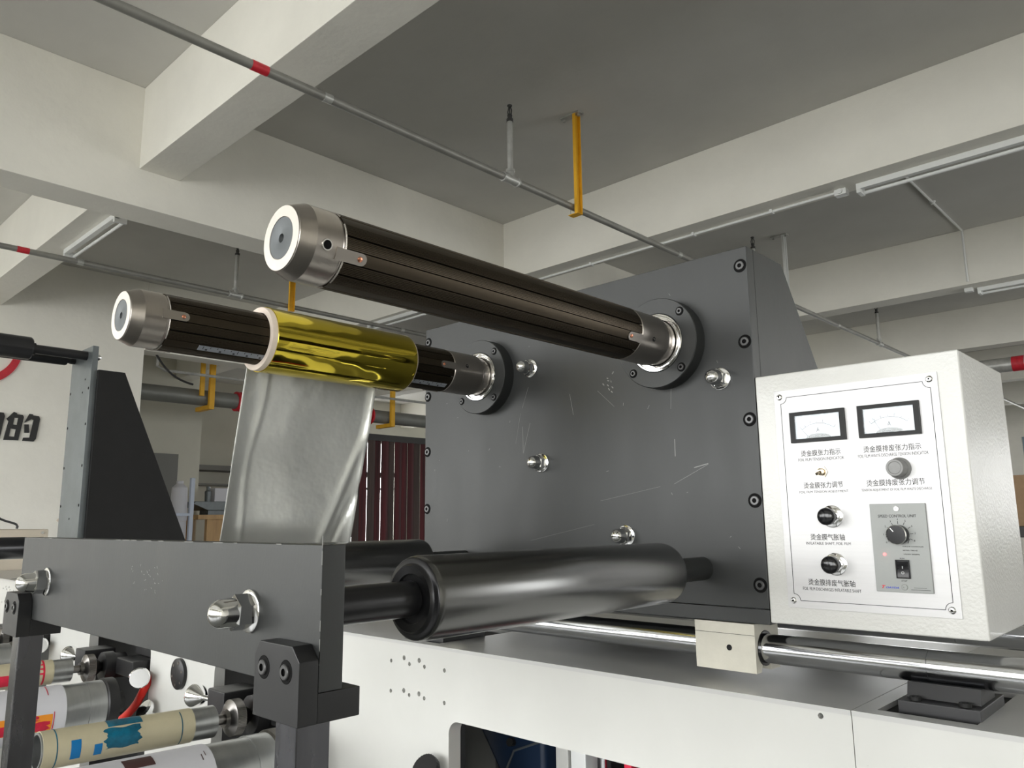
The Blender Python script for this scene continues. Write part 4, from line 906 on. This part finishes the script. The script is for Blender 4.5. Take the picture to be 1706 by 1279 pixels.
def station(x0, kind):
    where = {'red': 'behind the left post', 'teal': 'in front, between the posts', 'far': 'at the left edge, beyond the left post'}[kind]
    za = -0.413; ya, yb = 0.490, 0.820
    # plate cylinder
    t = thing('plate_cylinder', {'red': 'red and cream', 'teal': 'cream and teal', 'far': 'partly seen'}[kind]+' printing plate cylinder '+where, 'print cylinder', (x0, 0.65, za))
    b = B(); lathe(b, [(ya+0.20, 0.0), (ya+0.20, 0.0275), (ya, 0.0280), (ya, 0.0320), (yb, 0.0320), (yb, 0.008), (yb, 0.0)], (x0, 0, za), (0, 1, 0), 56, close=False); tilt(b); obj('cylinder', b, 'zinc', t)
    b = B(); r = 0.0334; lathe(b, [(ya+0.003, 0.0322), (ya+0.003, r), (0.770, r), (0.770, 0.0322)], (x0, 0, za), (0, 1, 0), 56, close=False)
    tilt(b); p = obj('printing_plate', b, 'plateyel', t)
    if kind == 'teal':
        b = B(); patch(b, x0, za, r, 0.604, 0.668, 52, 100, 0); tilt(b); obj('image_area', b, 'teal', p, fix=False); b = B(); patch(b, x0, za, r, 0.598, 0.660, -18, 46, 0, 0.0035); tilt(b); obj('image_area', b, 'teal', p, fix=False)
        b = B(); patch(b, x0, za, r, 0.514, 0.516, -60, 110, 0); patch(b, x0, za, r, 0.742, 0.744, -60, 70, 0); tilt(b); obj('image_area', b, 'teal', p, fix=False)
        b = B(); patch(b, x0, za, r, 0.538, 0.555, -30, 28, 0); tilt(b); obj('solid_patch', b, 'cyan', p, fix=False)
        b = B(); patch(b, x0, za, r, 0.578, 0.592, -30, 5, 0); tilt(b); obj('solid_patch', b, 'cyan', p, fix=False)
    else:
        b = B(); patch(b, x0, za, r, 0.49, 0.722, -40, 12, 0, 0.001); patch(b, x0, za, r, 0.49, 0.62, 40, 100, 0, 0.008); patch(b, x0, za, r, 0.742, 0.747, -60, 100, 0)
        for a in (0, 22, 44): patch(b, x0, za, r, 0.727, 0.742, a, a+8, 0)
        tilt(b); obj('image_area', b, 'crimson', p, fix=False)
    b = B(); lathe(b, [(0.8205, 0.0105), (0.845, 0.0105), (0.845, 0.017), (0.853, 0.019), (0.857, 0.031), (0.860, 0.038), (0.880, 0.038), (0.882, 0.030), (0.905, 0.012)], (x0, 0, za), (0, 1, 0), 160, knurl=(5, 6)); tilt(b); obj('gear', b, 'darksteel', t)
    b = B(); lathe(b, [(0.905, 0.030), (0.906, 0.040), (0.934, 0.041), (0.936, 0.036), (0.968, 0.036)], (x0, 0, za), (0, 1, 0), 48); tilt(b); obj('bearing_housing', b, 'black2', t)
    # impression cylinder
    xb, zb = x0+0.185, (-0.486 if kind == 'red' else -0.474); r = 0.066
    t = thing('impression_cylinder', 'white paper web around a steel cylinder '+where, 'print cylinder', (xb, 0.65, zb))
    b = B(); lathe(b, [(ya-0.03, r-0.006), (ya-0.03, r-0.002), (0.800, r-0.002), (0.800, r), (0.842, r), (0.842, 0.02)], (xb, 0, zb), (0, 1, 0), 72); tilt(b); obj('cylinder', b, 'zinc', t)
    b = B(); lathe(b, [(ya-0.035, r-0.0018), (ya-0.035, r+0.0006), (0.742 if kind == 'red' else 0.716, r+0.0006), (0.742 if kind == 'red' else 0.716, r-0.0018)], (xb, 0, zb), (0, 1, 0), 72, close=False); tilt(b); p = obj('paper_web', b, 'paper', t)
    b = B()
    if kind == 'red':
        patch(b, xb, zb, r+0.0006, 0.560, 0.710, -28, 8, 0); tilt(b); obj('printed_label', b, 'orange', p, fix=False)
        b = B(); patch(b, xb, zb, r+0.001, 0.580, 0.703, -28, -8, 0, 0.004); patch(b, xb, zb, r+0.001, 0.712, 0.714, -30, 12, 0); patch(b, xb, zb, r+0.001, 0.700, 0.702, 50, 85, 0); patch(b, xb, zb, r+0.001, 0.645, 0.675, -5, 3, 0, 0.006); tilt(b); obj('printed_mark', b, 'crimson', p, fix=False)
    else:
        patch(b, xb, zb, r+0.0006, 0.565, 0.615, 60, 84, 0); tilt(b); obj('printed_label', b, 'brown', p, fix=False); b = B(); patch(b, xb, zb, r+0.0006, 0.695, 0.6965, 50, 62, 0); patch(b, xb, zb, r+0.0006, 0.702, 0.7035, 58, 68, 0); tilt(b); obj('printed_label', b, 'brown', p, fix=False)
    b = B(); lathe(b, [(0.8425, 0.04), (0.843, r-0.001), (0.847, r+0.004), (0.872, r+0.004), (0.874, r-0.006), (0.876, 0.03), (0.900, 0.03)], (xb, 0, zb), (0, 1, 0), 160, knurl=() if kind == 'red' else (2, 3)); tilt(b); obj('gear', b, 'black2' if kind == 'red' else 'darksteel', t)
    # lever block with a chrome knob
    t = thing('adjuster_block', {'red': 'black adjuster block with a round chrome knob beside the red hose', 'teal': 'black adjuster block mostly hidden by the near bracket', 'far': 'black adjuster block with a round chrome knob at the left post'}[kind], 'adjuster', (x0+0.12, 0.95, -0.43))
    b = B(); box(b, x0+0.055, x0+0.178, 0.925, 1.02, -0.432, -0.386, 0.004); box(b, x0+0.04, x0+0.180, 0.985, 1.06, -0.385, -0.345, 0.003); obj('block', b, 'black2', t)
    b = B()
    if kind != 'teal': lathe(b, [(0, 0.010), (0.016, 0.012), (0.026, 0.009), (0.055, 0.010), (0.057, 0.020), (0.061, 0.0275), (0.069, 0.0275), (0.072, 0.025), (0.072, 0)], (x0+0.176, 0.955, -0.420), (0.88, -0.47, -0.02), 40, close=False); obj('knob', b, 'chrome', t)
    t = thing('clamp_knob', 'chrome clamp knob facing left '+{'red': 'right of the left post, above the red plate cylinder', 'teal': 'beside the round black cover', 'far': 'at the far left edge'}[kind], 'knob', (x0-0.24, 0.9, -0.41))
    b = B(); lathe(b, [(0, 0.006), (0.050, 0.006), (0.055, 0.012), (0.075, 0.024), (0.085, 0.028), (0.092, 0.027), (0.092, 0)], (x0-0.145, 0.90, -0.405), (-1, -0.10, 0.0), 36, close=False); obj('head', b, 'chrome', t)
    b = B(); box(b, x0-0.15, x0-0.07, 0.88, 0.9695, -0.43, -0.375, 0.004); obj('mount', b, 'black2', t)
    # vertical polished post inside the opening
    b = B(); box(b, x0+0.30, x0+0.335, 1.05, 1.085, ZF+0.08, -0.24, 0.003)
    t = obj('inner_column', b, 'rod', None, origin=(x0+0.32, 1.07, ZF+0.08)); tag(t, 'polished steel column inside the opening '+{'red': 'left of the round black cover', 'teal': 'just left of the near bracket', 'far': 'at the left edge'}[kind], 'column')
    if kind == 'far': return
    t = thing('clamp_knob', 'knurled knob on a short stem '+{'red': 'just above the teal cylinder', 'teal': 'at the bottom edge by the opening', 'far': 'at the far left'}[kind], 'knob', ((x0+0.25) if kind == 'red' else -1.124, 0.96, -0.52 if kind == 'red' else -0.47))
    b = B(); lathe(b, [(0.0, 0.008), (0.030, 0.008), (0.032, 0.024), (0.036, 0.026), (0.046, 0.026), (0.047, 0.0)], ((x0+0.250) if kind == 'red' else -1.103, 0.969, -0.528 if kind == 'red' else -0.450), (0.10, -0.80, 0.6), 60, close=False, knurl=(3, 4)); obj('head', b, 'chrome' if kind == 'red' else 'black2', t)
station(-2.535, 'red'); station(-1.655, 'teal'); station(-3.415, 'far')
b = B(); tube(b, bez((-2.365, 0.990, -0.420), (-2.335, 0.965, -0.435), (-2.330, 0.952, -0.455), (-2.372, 0.952, -0.499), 12)[:-1] + bez((-2.372, 0.952, -0.499), (-2.43, 0.952, -0.545), (-2.50, 0.952, -0.575), (-2.60, 0.952, -0.61), 12), 0.0115, 12)
t = obj('air_hose', b, 'hose', None, origin=(-2.45, 1.035, -0.45)); tag(t, 'bright red air hose curving down beside the adjuster block', 'hose')
t = thing('round_cover', 'round black cover plate screwed to the white panel below the bar', 'cover', (-2.149, 0.97, -0.398))
b = B(); lathe(b, [(0, 0.040), (0.009, 0.040), (0.010, 0.0385)], (-2.149, 0.9698, -0.398), (0, -1, 0), 48); obj('disc', b, 'black2', t)
for k in range(6):
    a = k*PI/3+0.3; b = B(); lathe(b, [(0, 0.0035), (0.001, 0.0035), (0.001, 0.002), (0.0002, 0)], (-2.149+0.029*math.cos(a), 0.9598, -0.398+0.029*math.sin(a)), (0, -1, 0), 12, close=False); obj('screw', b, 'steel', t)
